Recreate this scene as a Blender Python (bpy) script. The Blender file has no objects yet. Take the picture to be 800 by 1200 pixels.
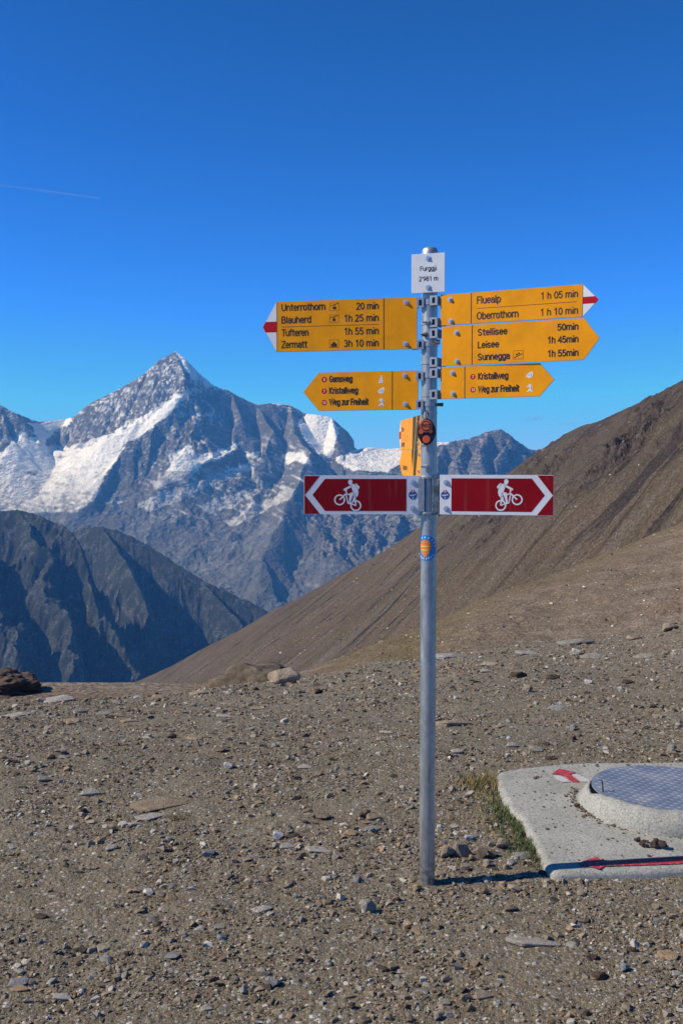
import bpy, bmesh, math, random
import numpy as np
from mathutils import Vector, Matrix

random.seed(7)
RNG = np.random.default_rng(11)
SC = bpy.context.scene
COL = SC.collection
R = math.radians

# ------------------------------------------------------------------ camera
F = 1190.0                 # focal length in photo pixels (photo 800 x 1200)
PITCH = math.atan(60 / F)
EYE = 1.65
cam_d = bpy.data.cameras.new('camera')
cam_d.sensor_fit = 'VERTICAL'
cam_d.sensor_height = 36.0
cam_d.lens = 36.0 * F / 1200.0
cam_d.clip_start = 0.05
cam_d.clip_end = 200000.0
cam = bpy.data.objects.new('camera', cam_d)
cam.location = (0, 0, EYE)
cam.rotation_euler = (math.pi / 2 - PITCH, 0, 0)
COL.objects.link(cam)
SC.camera = cam

# ------------------------------------------------------------------ light
SUN_EL = R(40.0)
SUN_AZ = R(8.5)            # shadows run along +X, this much towards +Y
to_sun = Vector((-math.cos(SUN_EL) * math.cos(SUN_AZ), -math.cos(SUN_EL) * math.sin(SUN_AZ), math.sin(SUN_EL)))
world = bpy.data.worlds.new('World')
SC.world = world
world.use_nodes = True
wn = world.node_tree
wn.nodes.clear()
w_out = wn.nodes.new('ShaderNodeOutputWorld')
w_bg = wn.nodes.new('ShaderNodeBackground')
w_sky = wn.nodes.new('ShaderNodeTexSky')
w_sky.sky_type = 'NISHITA'
w_sky.sun_disc = False
w_sky.sun_elevation = SUN_EL
w_sky.sun_rotation = math.atan2(to_sun.x, to_sun.y)
w_sky.altitude = 2980
w_sky.air_density = 1.0
w_sky.dust_density = 0.0
w_sky.ozone_density = 3.0
w_bg.inputs['Strength'].default_value = 0.115
# contrast of the clear high-altitude air: the same curve on the whole sky
w_sc = wn.nodes.new('ShaderNodeVectorMath'); w_sc.operation = 'SCALE'; w_sc.inputs['Scale'].default_value = 0.115
w_sep = wn.nodes.new('ShaderNodeSeparateXYZ'); w_cmb = wn.nodes.new('ShaderNodeCombineXYZ')
wn.links.new(w_sky.outputs[0], w_sc.inputs[0]); wn.links.new(w_sc.outputs[0], w_sep.inputs[0])
for k_, (g_, t_) in enumerate(((1.55, 0.31), (1.33, 0.975), (1.80, 2.80))):
    w_p = wn.nodes.new('ShaderNodeMath'); w_p.operation = 'POWER'; w_p.inputs[1].default_value = g_
    w_q = wn.nodes.new('ShaderNodeMath'); w_q.operation = 'MULTIPLY'; w_q.inputs[1].default_value = t_ / 0.115
    wn.links.new(w_sep.outputs[k_], w_p.inputs[0]); wn.links.new(w_p.outputs[0], w_q.inputs[0]); wn.links.new(w_q.outputs[0], w_cmb.inputs[k_])
w_mn = wn.nodes.new('ShaderNodeVectorMath'); w_mn.operation = 'MINIMUM'     # no bright aureole in this dust-free air
w_mn.inputs[1].default_value = (0.20 / 0.115, 0.52 / 0.115, 1.25 / 0.115)
wn.links.new(w_cmb.outputs[0], w_mn.inputs[0]); wn.links.new(w_mn.outputs[0], w_bg.inputs['Color'])
wn.links.new(w_bg.outputs[0], w_out.inputs['Surface'])
sun_d = bpy.data.lights.new('sun', 'SUN')
sun_d.energy = 5.0
sun_d.angle = R(0.53)
sun_d.color = (1.0, 0.94, 0.84)
sun = bpy.data.objects.new('sun', sun_d)
sun.rotation_euler = to_sun.to_track_quat('Z', 'Y').to_euler()
COL.objects.link(sun)
SC.view_settings.view_transform = 'Standard'
SC.view_settings.look = 'None'
SC.view_settings.exposure = 0.0
SC.view_settings.gamma = 1.0
SC.cycles.max_bounces = 6
SC.cycles.volume_bounces = 0
SC.cycles.transparent_max_bounces = 12

# ------------------------------------------------------------------ photo geometry helpers
CP, SP = math.cos(PITCH), math.sin(PITCH)
def uv(px, py):
    """slopes (x/y, z/y) of the sight line through a photo pixel"""
    a, b = (px - 400) / F, (600 - py) / F
    f = CP + b * SP
    return a / f, (b * CP - SP) / f
def W(px, py, Y):
    u, v = uv(px, py)
    return Vector((u * Y, Y, EYE + v * Y))
def on_z(px, py, z):
    u, v = uv(px, py)
    Y = (z - EYE) / v
    return Vector((u * Y, Y, z))
def vcurve(pts):
    a = np.array([uv(*p) for p in pts])
    return lambda u: np.interp(u, a[:, 0], a[:, 1])
def px_of(x, y, z):
    f = y * CP - (z - EYE) * SP
    return 400 + F * x / f, 600 - F * (y * SP + (z - EYE) * CP) / f

# ------------------------------------------------------------------ noise
def _grad(ix, iy, seed):
    h = (ix * 374761393 + iy * 668265263 + seed * 1442695041) & 0xffffffff
    h = ((h ^ (h >> 13)) * 1274126177) & 0xffffffff
    h = h ^ (h >> 16)
    a = h.astype(np.float64) * (2 * math.pi / 4294967296.0)
    return np.cos(a), np.sin(a)
def noise(x, y, seed=0):
    x = np.asarray(x, dtype=np.float64); y = np.asarray(y, dtype=np.float64)
    fx = np.floor(x); fy = np.floor(y)
    ix = fx.astype(np.int64); iy = fy.astype(np.int64)
    tx = x - fx; ty = y - fy
    sx = tx * tx * tx * (tx * (tx * 6 - 15) + 10)
    sy = ty * ty * ty * (ty * (ty * 6 - 15) + 10)
    def g(dx, dy):
        gx, gy = _grad(ix + dx, iy + dy, seed)
        return gx * (tx - dx) + gy * (ty - dy)
    a = g(0, 0) * (1 - sx) + g(1, 0) * sx
    b = g(0, 1) * (1 - sx) + g(1, 1) * sx
    return (a * (1 - sy) + b * sy) * 1.4
def fbm(x, y, oct=5, seed=0, gain=0.5, lac=2.03):
    s = 0; a = 1; t = 0
    for k in range(oct):
        s = s + a * noise(x, y, seed + k * 17)
        t += a; a *= gain; x = x * lac + 3.7; y = y * lac - 1.3
    return s / t
def ridged(x, y, oct=5, seed=0, gain=0.5, lac=2.1):
    s = 0; a = 1; t = 0; w = 1
    for k in range(oct):
        n = 1 - np.abs(noise(x, y, seed + k * 13)) * 1.6
        n = np.clip(n, 0, 1) ** 2
        s = s + a * n * w
        w = np.clip(n * 1.6, 0.25, 1)
        t += a; a *= gain; x = x * lac + 5.1; y = y * lac + 2.9
    return s / t
def sstep(a, b, x):
    t = np.clip((x - a) / (b - a), 0, 1)
    return t * t * (3 - 2 * t)

# ------------------------------------------------------------------ materials
def mat(name, build):
    m = bpy.data.materials.new(name)
    m.use_nodes = True
    nt = m.node_tree
    p = nt.nodes['Principled BSDF']
    build(nt, p)
    return m
def N(nt, t, **kw):
    n = nt.nodes.new(t)
    for k, v in kw.items():
        if k in n.inputs.keys():
            n.inputs[k].default_value = v
        else:
            setattr(n, k, v)
    return n
def L(nt, a, b):
    nt.links.new(a, b)
def ramp(nt, src, stops, interp='LINEAR'):
    r = nt.nodes.new('ShaderNodeValToRGB')
    r.color_ramp.interpolation = interp
    e = r.color_ramp.elements
    while len(e) < len(stops):
        e.new(0.5)
    for q, (pos, c) in zip(e, stops):
        q.position = pos
        q.color = (c, c, c, 1) if isinstance(c, (int, float)) else (*c, 1)
    L(nt, src, r.inputs[0])
    return r.outputs[0]
def mix(nt, fac, a, b, mode='MIX'):
    m = nt.nodes.new('ShaderNodeMix')
    m.data_type = 'RGBA'; m.blend_type = mode
    for inp, v in ((m.inputs[0], fac), (m.inputs[6], a), (m.inputs[7], b)):
        if hasattr(v, 'is_linked'): L(nt, v, inp)
        elif isinstance(v, tuple): inp.default_value = (*v, 1)
        else: inp.default_value = v
    return m.outputs[2]
def math_n(nt, op, a, b=0.0, c=0.0):
    m = nt.nodes.new('ShaderNodeMath'); m.operation = op
    for inp, v in zip(m.inputs, (a, b, c)):
        if hasattr(v, 'is_linked'): L(nt, v, inp)
        else: inp.default_value = v
    return m.outputs[0]
def coords(nt, scale=(1, 1, 1), rot=(0, 0, 0), kind='Object'):
    tc = nt.nodes.new('ShaderNodeTexCoord')
    mp = nt.nodes.new('ShaderNodeMapping')
    mp.inputs['Scale'].default_value = scale
    mp.inputs['Rotation'].default_value = rot
    L(nt, tc.outputs[kind], mp.inputs['Vector'])
    return mp.outputs[0]
def noise_n(nt, vec, scale, detail=5, rough=0.55, dist=0.0):
    n = N(nt, 'ShaderNodeTexNoise', Scale=scale, Detail=detail, Roughness=rough, Distortion=dist)
    L(nt, vec, n.inputs['Vector'])
    return n.outputs[0]
def bump(nt, p, h, strength, dist, normal=None):
    b = N(nt, 'ShaderNodeBump', Strength=strength, Distance=dist)
    L(nt, h, b.inputs['Height'])
    if normal is not None: L(nt, normal, b.inputs['Normal'])
    L(nt, b.outputs[0], p.inputs['Normal'])
    return b.outputs[0]
def attr(nt, name, kind='GEOMETRY'):
    a = nt.nodes.new('ShaderNodeAttribute')
    a.attribute_name = name; a.attribute_type = kind
    return a

def plain(name, c, rough=0.5, metal=0.0, var=0.0, vs=30.0, bmp=0.0, bs=200.0):
    def b(nt, p):
        p.inputs['Roughness'].default_value = rough
        p.inputs['Metallic'].default_value = metal
        v = coords(nt)
        if var:
            n = noise_n(nt, v, vs, 4)
            lo = tuple(x * (1 - var) for x in c); hi = tuple(min(1, x * (1 + var)) for x in c)
            L(nt, ramp(nt, n, [(0.3, lo), (0.7, hi)]), p.inputs['Base Color'])
        else:
            p.inputs['Base Color'].default_value = (*c, 1)
        if bmp:
            bump(nt, p, noise_n(nt, v, bs, 3), bmp, 0.001)
    return mat(name, b)

# ------------------------------------------------------------------ object helpers
def link(name, me, m=None, parent=None):
    o = bpy.data.objects.new(name, me)
    COL.objects.link(o)
    if m is not None and me is not None and not me.materials:
        me.materials.append(m)
    if parent is not None: o.parent = parent
    return o
def tag(o, label=None, cat=None, group=None, kind=None):
    if label: o['label'] = label
    if cat: o['category'] = cat
    if group: o['group'] = group
    if kind: o['kind'] = kind
    return o
def empty(name, loc=(0, 0, 0), rz=0.0):
    o = bpy.data.objects.new(name, None)
    COL.objects.link(o)
    o.location = loc; o.rotation_euler = (0, 0, rz)
    o.empty_display_size = 0.05
    return o
def from_arrays(name, verts, faces, m=None, parent=None, smooth=False, attrs=None):
    """faces: (n,4) or (n,3) int array"""
    me = bpy.data.meshes.new(name)
    verts = np.asarray(verts, dtype=np.float32); faces = np.asarray(faces, dtype=np.int32)
    k = faces.shape[1]
    me.vertices.add(len(verts)); me.vertices.foreach_set('co', verts.ravel())
    me.loops.add(faces.size); me.loops.foreach_set('vertex_index', faces.ravel())
    me.polygons.add(len(faces))
    me.polygons.foreach_set('loop_start', np.arange(0, faces.size, k, dtype=np.int32))
    try: me.polygons.foreach_set('loop_total', np.full(len(faces), k, dtype=np.int32))
    except Exception: pass
    me.polygons.foreach_set('use_smooth', np.full(len(faces), smooth, dtype=bool))
    for an, av in (attrs or {}).items():
        if av.ndim == 1:
            at = me.attributes.new(an, 'FLOAT', 'POINT'); at.data.foreach_set('value', av.astype(np.float32))
        else:
            at = me.attributes.new(an, 'FLOAT_COLOR', 'POINT')
            at.data.foreach_set('color', av.astype(np.float32).ravel())
    me.update(calc_edges=True); me.validate()
    return link(name, me, m, parent)
def grid_faces(nu, nv):
    i = np.arange(nu * nv).reshape(nv, nu)
    return np.stack([i[:-1, :-1], i[:-1, 1:], i[1:, 1:], i[1:, :-1]], -1).reshape(-1, 4)
def obj_bm(name, bm, m, parent=None, smooth=False):
    bmesh.ops.recalc_face_normals(bm, faces=bm.faces)
    me = bpy.data.meshes.new(name)
    for f in bm.faces: f.smooth = smooth
    bm.to_mesh(me); bm.free()
    return link(name, me, m, parent)
def bm_box(bm, c, s, rot=None):
    M = Matrix.Translation(c)
    if rot is not None: M = M @ rot
    M = M @ Matrix.Diagonal((*s, 1))
    return bmesh.ops.create_cube(bm, size=1.0, matrix=M)['verts']
def bm_cyl(bm, a, b, r, seg=16, r2=None):
    a = Vector(a); b = Vector(b); d = b - a
    M = Matrix.Translation((a + b) / 2) @ d.to_track_quat('Z', 'Y').to_matrix().to_4x4()
    bmesh.ops.create_cone(bm, cap_ends=True, segments=seg, radius1=r, radius2=r if r2 is None else r2, depth=d.length, matrix=M)
def bm_prism(bm, pts, y0, y1, holes=None):
    """polygon in the local X-Z plane, thick from y0 (front, smaller) to y1"""
    a = [bm.verts.new((x, y0, z)) for x, z in pts]
    b = [bm.verts.new((x, y1, z)) for x, z in pts]
    n = len(pts)
    bm.faces.new(a); bm.faces.new(b[::-1])
    for i in range(n):
        bm.faces.new((a[i], b[i], b[(i + 1) % n], a[(i + 1) % n]))
def bevel(bm, w, seg=2):
    bmesh.ops.bevel(bm, geom=list(bm.edges), offset=w, segments=seg, affect='EDGES', clamp_overlap=True)

# ================================================================== MOUNTAINS
def patch(name, us, ys, zf, m, attrs=None, smooth=True, Rf=None):
    U, Y = np.meshgrid(us, ys)
    if Rf is not None: Y = Y * Rf(U)      # rows given as fractions of the crest distance
    X = U * Y
    Z = zf(X, Y, U)
    at = attrs(X, Y, Z) if attrs else None
    if at: at = {k: v.reshape(-1) if v.ndim == 2 else v.reshape(-1, v.shape[-1]) for k, v in at.items()}
    o = from_arrays(name, np.stack([X, Y, Z], -1).reshape(-1, 3), grid_faces(len(us), len(ys)), m, None, smooth, at)
    o['kind'] = 'structure'
    return o
def ridge_field(X, Y, lines):
    """height of the roof formed by ridge lines [(points3d, slope)] and distance to the winning ridge"""
    H = np.full(X.shape, -1e9); D = np.full(X.shape, 1e9)
    for pts, s in lines:
        for a, b in zip(pts[:-1], pts[1:]):
            dx, dy = b[0] - a[0], b[1] - a[1]
            t = np.clip(((X - a[0]) * dx + (Y - a[1]) * dy) / (dx * dx + dy * dy), 0, 1)
            d = np.hypot(X - a[0] - t * dx, Y - a[1] - t * dy)
            h = a[2] + t * (b[2] - a[2]) - s * d
            w = h > H
            H = np.where(w, h, H); D = np.where(w, d, D)
    return H, D
def RL(pts, s=1.0):
    return ([W(*p) for p in pts], s)
def inpoly(px, py, poly):
    c = np.zeros(px.shape, bool)
    n = len(poly)
    for i in range(n):
        x1, y1 = poly[i]; x2, y2 = poly[(i + 1) % n]
        if y1 == y2: continue
        k = ((y1 > py) != (y2 > py)) & (px < (x2 - x1) * (py - y1) / (y2 - y1) + x1)
        c ^= k
    return c

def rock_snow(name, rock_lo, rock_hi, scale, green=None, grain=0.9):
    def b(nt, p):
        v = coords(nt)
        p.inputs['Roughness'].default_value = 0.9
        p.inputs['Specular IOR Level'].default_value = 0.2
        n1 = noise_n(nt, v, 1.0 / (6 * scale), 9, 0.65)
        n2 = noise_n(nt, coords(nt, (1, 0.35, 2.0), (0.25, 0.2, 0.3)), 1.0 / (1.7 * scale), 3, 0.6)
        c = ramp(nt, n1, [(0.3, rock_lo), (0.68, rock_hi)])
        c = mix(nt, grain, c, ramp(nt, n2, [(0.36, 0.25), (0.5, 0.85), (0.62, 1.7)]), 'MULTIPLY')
        if green:
            g = ramp(nt, noise_n(nt, v, 1.0 / (9 * scale), 7, 0.6), [(0.42, 0.0), (0.56, 0.9)])
            c = mix(nt, g, c, green)
        s = attr(nt, 'snow').outputs['Fac']
        c = mix(nt, s, c, (0.80, 0.83, 0.88))
        L(nt, c, p.inputs['Base Color'])
        bump(nt, p, n2, 0.8, 1.4 * scale)
    return mat(name, b)

snow_polys = [
    # main glacier under the summit, widening to the left
    [(217, 461), (213, 472), (204, 479), (193, 492), (176, 503), (162, 514), (150, 520), (132, 546), (122, 562), (112, 585), (90, 600), (60, 600), (30, 604), (-60, 620), (-80, 545), (-10, 538), (2, 530), (12, 520), (24, 506), (40, 512), (55, 524), (75, 523), (105, 518), (130, 508), (150, 497), (170, 486), (190, 474), (205, 463)],
    [(34, 496), (60, 492), (84, 489), (82, 497), (66, 504), (52, 522), (44, 520), (40, 505)],
    # cornice on the right of the summit
    [(203, 405), (212, 411), (225, 426), (238, 440), (254, 455), (244, 454), (230, 447), (219, 437), (210, 424)],
    # middle ledges
    [(198, 536), (214, 525), (224, 523), (230, 535), (245, 532), (262, 525), (283, 517), (272, 530), (250, 541), (236, 545), (225, 556), (205, 562), (188, 575), (178, 572), (190, 555), (200, 548)],
    [(160, 592), (185, 578), (215, 570), (250, 556), (285, 545), (300, 548), (270, 562), (235, 574), (205, 588), (175, 598)], [(262, 612), (290, 598), (320, 582), (345, 570), (352, 576), (325, 592), (295, 608), (272, 618)],
    [(282, 537), (300, 528), (310, 529), (300, 537)], [(330, 534), (345, 528), (358, 532), (368, 545), (350, 541), (336, 542)],
    [(235, 595), (255, 582), (290, 575), (310, 572), (295, 583), (268, 595), (245, 602)],
    [(130, 588), (150, 585), (140, 592)],
    # snow dome right of the summit and the saddle behind the posts
    [(348, 500), (356, 490), (366, 482), (378, 480), (389, 484), (396, 505), (393, 524), (385, 536), (372, 530), (360, 518)],
    [(392, 538), (405, 532), (418, 526), (428, 520), (450, 522), (478, 520), (500, 515), (520, 510), (530, 530), (500, 560), (470, 556), (440, 553), (410, 551)],
    [(315, 470), (330, 471), (350, 478), (338, 476), (320, 474)],
]
def snow_main(X, Y, Z):
    px, py = px_of(X, Y, Z)
    wx = px + 8 * fbm(px / 14, py / 10, 5, 3, 0.6); wy = py + 6 * fbm(px / 14, py / 10, 5, 9, 0.6)
    s = np.zeros(X.shape)
    for q in snow_polys: s = np.maximum(s, inpoly(wx, wy, q).astype(float))
    # broken icefall texture low on the glacier
    ice = sstep(540, 600, py + 12 * noise(px / 18, py / 10, 8)) * sstep(180, 150, px)
    tex = np.clip(0.55 + 1.5 * fbm(px / 9, py / 4.5, 4, 5, 0.6), 0, 1)
    s = s * (1 - ice) + s * ice * tex * 0.75
    s = s * (1 - 0.85 * sstep(0.22, 0.4, fbm(px / 26, py / 12, 4, 15, 0.6)) * sstep(515, 540, py) * sstep(180, 150, px))
    # bare rock and debris showing through
    s = s * (1 - 0.8 * sstep(0.30, 0.48, fbm(px / 9, py / 4, 4, 85, 0.65)) * sstep(480, 560, py))
    s = s * (1 - 0.30 * sstep(-0.1, 0.4, fbm(px / 14, py / 5, 4, 88, 0.6)) * sstep(470, 560, py))
    s = np.where((px > 155) & (px < 360) & (py > 552), s * np.clip(0.42 + 0.6 * fbm((px + py) / 30, (py - 0.5 * px) / 5, 4, 93, 0.6), 0, 1), s)
    # thin snow caught on the ledges of the high faces
    gz = np.gradient(Z, axis=0) / np.maximum(np.gradient(Y, axis=0), 1e-6)
    sp = noise(px / 3.0, py / 1.8, 41) + 0.6 * noise(px / 9, py / 7, 47) + 0.3 * noise(px / 30, py / 20, 48)
    high = sstep(570, 470, py) * sstep(330, 240, px) + 0.7 * sstep(535, 480, py) * sstep(300, 330, px)
    led = sstep(0.42, 0.75, sp + 0.3 * high - 0.12 * (px > 235)) * np.clip(high, 0, 1) * 0.75
    mid = sstep(500, 530, py) * sstep(625, 590, py) * sstep(150, 190, px) * sstep(430, 380, px) * sstep(0.30, 0.6, fbm((px * 0.9 + py * 0.5) / 22, (py * 0.9 - px * 0.45) / 5, 4, 91, 0.6) + 0.22) * 0.62
    led = np.maximum(led, mid)
    low = sstep(640, 560, py) * sstep(0.5, 0.8, noise(px / 8, py / 3.5, 51) + 0.4 * noise(px / 2.5, py / 2, 52)) * 0.45
    left = sstep(95, 30, px) * sstep(520, 550, py) * sstep(630, 590, py) * 0.5 * sstep(-0.1, 0.4, fbm(px / 10, py / 6, 3, 61))
    s = np.maximum(np.maximum(s * 0.96, led), np.maximum(low, left))
    return {'snow': s}
def glacier_mask(X, Y, Z):
    px, py = px_of(X, Y, Z)
    s = np.zeros(X.shape)
    for q in snow_polys[:2] + snow_polys[3:4] + snow_polys[-3:-1]: s = np.maximum(s, inpoly(px, py, q).astype(float))
    for _ in range(10):
        s[1:-1] = (s[:-2] + s[1:-1] * 2 + s[2:]) / 4; s[:, 1:-1] = (s[:, :-2] + s[:, 1:-1] * 2 + s[:, 2:]) / 4
    return s
def z_weisshorn(X, Y, U):
    base = np.interp(Y, [7000, 8200, 9500, 11000, 12000, 13000, 14000, 16000], [-1750, -1700, -1450, -850, -420, -80, 50, -400]) + EYE
    px = 400 + F * U
    base = base + np.interp(px, [-200, 0, 150, 400, 600], [-60, -120, -120, 60, 120])
    lines = [
        RL([(-260, 500, 13600), (-140, 455, 13500), (-60, 448, 13400), (0, 473, 13300), (20, 484, 13300), (46, 494, 13700), (78, 491, 14000), (88, 486, 13800), (108, 470, 13700), (132, 458, 13600), (152, 448, 13600), (172, 434, 13500), (186, 421, 13500), (206, 410, 13500)], 1.15),
        RL([(206, 410, 13500), (216, 418, 13450), (232, 434, 13500), (250, 450, 13550), (272, 459, 13600), (302, 474, 13700)], 1.15),
        RL([(302, 474, 13700), (318, 471, 13800), (340, 473, 14000), (356, 484, 14000), (372, 486, 13900), (388, 489, 13900), (402, 501, 14000), (418, 517, 14000), (432, 528, 14100), (452, 531, 14200), (478, 528, 14200), (505, 520, 14200), (560, 520, 14200), (640, 540, 14200), (760, 560, 14000)], 0.9),
        # ribs running down towards the valley
        RL([(206, 410, 13500), (214, 440, 13150), (216, 462, 12950), (200, 482, 12750), (172, 505, 12500), (150, 520, 12350), (128, 545, 12150), (112, 575, 11950), (104, 600, 11700)], 1.05),
        RL([(186, 421, 13500), (160, 465, 13150), (140, 492, 12980)], 1.0),
        RL([(0, 473, 13300), (8, 505, 13000), (4, 540, 12700)], 1.0),
        RL([(-60, 448, 13400), (-40, 520, 12600), (-30, 600, 11500)], 1.0),
        RL([(232, 434, 13500), (240, 470, 13100), (232, 510, 12700), (205, 545, 12350), (178, 580, 12050), (160, 605, 11700)], 1.05),
        RL([(272, 459, 13600), (282, 490, 13150), (275, 520, 12850), (240, 552, 12450), (222, 580, 12000)], 1.0),
        RL([(302, 474, 13700), (318, 505, 13100), (312, 530, 12800), (280, 560, 12300), (240, 590, 11800)], 1.0),
        RL([(340, 473, 14000), (345, 505, 13200), (362, 530, 12600), (350, 560, 11900), (330, 600, 11200), (310, 650, 10500), (300, 700, 9900)], 0.8),
        RL([(388, 489, 13900), (396, 520, 13300), (402, 545, 12900), (396, 580, 12200), (380, 640, 11000), (392, 700, 10200)], 0.8),
        RL([(402, 545, 12900), (440, 570, 12200), (470, 620, 11200), (500, 680, 10400)], 0.75),
        RL([(505, 520, 14200), (520, 560, 12900), (560, 600, 12000)], 0.8),
    ]
    wx = 110 * fbm(X / 600, Y / 600, 4, 71); wy = 110 * fbm(X / 600, Y / 600, 4, 77)
    H, D = ridge_field(X + wx * sstep(0, 1, np.clip((13400 - Y) / 300, 0, 1)), Y + wy * sstep(0, 1, np.clip((13400 - Y) / 300, 0, 1)), lines)
    k = 140.0
    Z = np.maximum(base, H) + k * np.exp(-np.abs(base - H) / k) * 0.5
    hi = sstep(-500, 300, Z)
    gm = 1 - 0.9 * glacier_mask(X, Y, Z)
    gul = ridged(X / 420 + 0.25 * wx / 60, Y / 1200 + Z / 2600, 6, 21, 0.55)
    ero = ridged(X / 900 + Y / 2600, Y / 900 - X / 3000, 6, 25, 0.55)
    near = sstep(30, 420, D)
    Z = Z - ((1 - gul) * (55 + 90 * hi) * (0.12 + 0.88 * near) + (1 - ero) * 150 * near * (1 - 0.25 * hi)) * gm
    Z = Z + fbm(X / 120, Y / 160, 6, 31, 0.58) * (10 + 10 * hi + 10 * near) * gm
    ice = snow_main(X, Y, Z)['snow']
    return Z
us = np.concatenate([np.linspace(-0.75, -0.36, 60)[:-1], np.linspace(-0.36, 0.16, 560), np.linspace(0.16, 0.5, 30)[1:]])
ys = np.concatenate([np.linspace(7200, 9300, 30)[:-1], np.linspace(9300, 14300, 480), np.linspace(14300, 16000, 12)[1:]])
M_alp = rock_snow('alpine_rock', (0.065, 0.068, 0.070), (0.165, 0.170, 0.172), 34, (0.088, 0.086, 0.072), 0.5)
patch('snowy_mountain', us, ys, z_weisshorn, M_alp, snow_main)

def z_right_peak(X, Y, U):
    lines = [
        RL([(440, 560, 10800), (480, 536, 10900), (520, 517, 11000), (545, 513, 11000), (560, 508, 11000), (573, 503, 11000), (586, 501, 11000), (598, 508, 11000), (610, 518, 11050), (627, 528, 11100), (660, 545, 11200), (720, 580, 11400), (800, 640, 11600)], 1.15),
        RL([(520, 517, 11000), (512, 545, 10600), (506, 580, 10200)], 1.1),
        RL([(545, 513, 11000), (536, 540, 10600), (528, 575, 10200)], 1.1),
        RL([(573, 503, 11000), (560, 535, 10550), (550, 575, 10100)], 1.1),
        RL([(598, 508, 11000), (585, 540, 10600), (575, 580, 10200)], 1.1),
        RL([(627, 528, 11100), (612, 555, 10700), (600, 590, 10300)], 1.1),
    ]
    wq = sstep(0, 1, np.clip((10950 - Y) / 500, 0, 1))
    H, D = ridge_field(X + wq * 190 * fbm(X / 420, Y / 420, 5, 101), Y + wq * 190 * fbm(X / 420, Y / 420, 5, 103), lines)
    base = np.interp(Y, [8500, 10000, 11000, 12500], [-1500, -500, -150, -700]) + 0 * X
    Z = np.maximum(H, base)
    near = sstep(20, 260, D)
    Z = Z - (1 - ridged(X / 260, Y / 420 + X / 900, 6, 121, 0.6)) * 190 * (0.10 + near) + fbm(X / 90, Y / 90, 6, 131, 0.65) * 34
    return Z
def snow_right(X, Y, Z):
    px, py = px_of(X, Y, Z)
    sp = noise(px / 4.0, py / 2.0, 141) + 0.6 * noise(px / 9, py / 7, 147)
    s = sstep(0.5, 0.85, sp + 0.5 * sstep(512, 500, py)) * 0.35
    s = np.maximum(s, ((px < 526) & (py < 523 - 0.1 * (px - 500))).astype(float) * 0.9)
    return {'snow': s}
M_peak = rock_snow('grey_rock', (0.065, 0.066, 0.068), (0.165, 0.16, 0.155), 20)
patch('rocky_mountain', np.linspace(-0.02, 0.38, 340), np.linspace(9600, 12400, 220), z_right_peak, M_peak, snow_right)

def z_dark_hills(X, Y, U):
    lines = [
        RL([(-300, 560, 5600), (-120, 585, 5600), (-40, 590, 5600), (0, 596, 5600), (20, 594, 5600), (45, 602, 5550), (66, 612, 5500), (85, 632, 5400), (105, 668, 5250), (128, 712, 5050), (150, 752, 4900), (172, 792, 4700), (190, 850, 4400)], 1.05),
        RL([(20, 594, 5600), (50, 650, 5250), (46, 700, 4900), (78, 760, 4550), (90, 830, 4200)], 1.0),
        RL([(-60, 590, 5600), (-30, 660, 5000), (0, 740, 4500), (10, 830, 4100)], 1.15),
        RL([(-160, 585, 5600), (-160, 700, 4800), (-150, 830, 4100)], 1.1),
        RL([(40, 640, 7000), (82, 622, 6700), (100, 617, 6600), (120, 615, 6500), (148, 623, 6450), (175, 638, 6400), (205, 658, 6300), (235, 676, 6250), (262, 690, 6200), (292, 704, 6150), (318, 717, 6100), (370, 745, 6000), (440, 800, 5800), (520, 870, 5500)], 0.95),
        RL([(120, 615, 6500), (150, 660, 6100), (172, 705, 5800), (195, 760, 5500), (200, 840, 5100)], 1.1),
        RL([(235, 676, 6250), (280, 725, 5950), (310, 790, 5600)], 1.1),
    ]
    wx = 330 * fbm(X / 620, Y / 620, 6, 171, 0.55); wy = 330 * fbm(X / 620, Y / 620, 6, 177, 0.55)
    kk = 1.0 * sstep(0, 1, np.clip((6250 + 0 * X - Y) / 1500, 0.12, 1))
    H, D = ridge_field(X + wx * kk, Y + wy * kk, lines)
    base = np.interp(Y, [3800, 4600, 5600, 6500, 7600], [-1500, -1350, -1000, -900, -1300])
    Z = np.maximum(H, base)
    near = sstep(10, 240, D)
    Z = Z - (1 - ridged(X / 210 + wx / 130, Y / 300 + wy / 130, 7, 181, 0.66)) * 230 * (0.08 + 0.92 * near)
    Z = Z - (1 - ridged(X / 620 + Y / 900, Y / 520 - X / 1500, 6, 185, 0.6)) * 220 * near
    Z = Z + fbm(X / 95, Y / 95, 5, 191, 0.68) * (12 + 80 * near) + ridged(X / 48, Y / 60, 4, 195, 0.6) * (4 + 22 * near)
    return Z
def snow_none(X, Y, Z):
    px, py = px_of(X, Y, Z)
    return {'snow': 0.16 * sstep(0.35, 0.6, fbm(X / 45, Y / 45 + Z / 90, 5, 7, 0.6))}
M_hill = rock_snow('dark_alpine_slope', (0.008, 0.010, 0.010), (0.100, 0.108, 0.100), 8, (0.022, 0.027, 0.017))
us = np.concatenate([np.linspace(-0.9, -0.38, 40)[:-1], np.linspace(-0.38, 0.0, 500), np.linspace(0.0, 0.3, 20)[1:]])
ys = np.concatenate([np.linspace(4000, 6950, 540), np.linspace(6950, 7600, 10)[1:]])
patch('dark_hills', us, ys, z_dark_hills, M_hill, snow_none)

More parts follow.
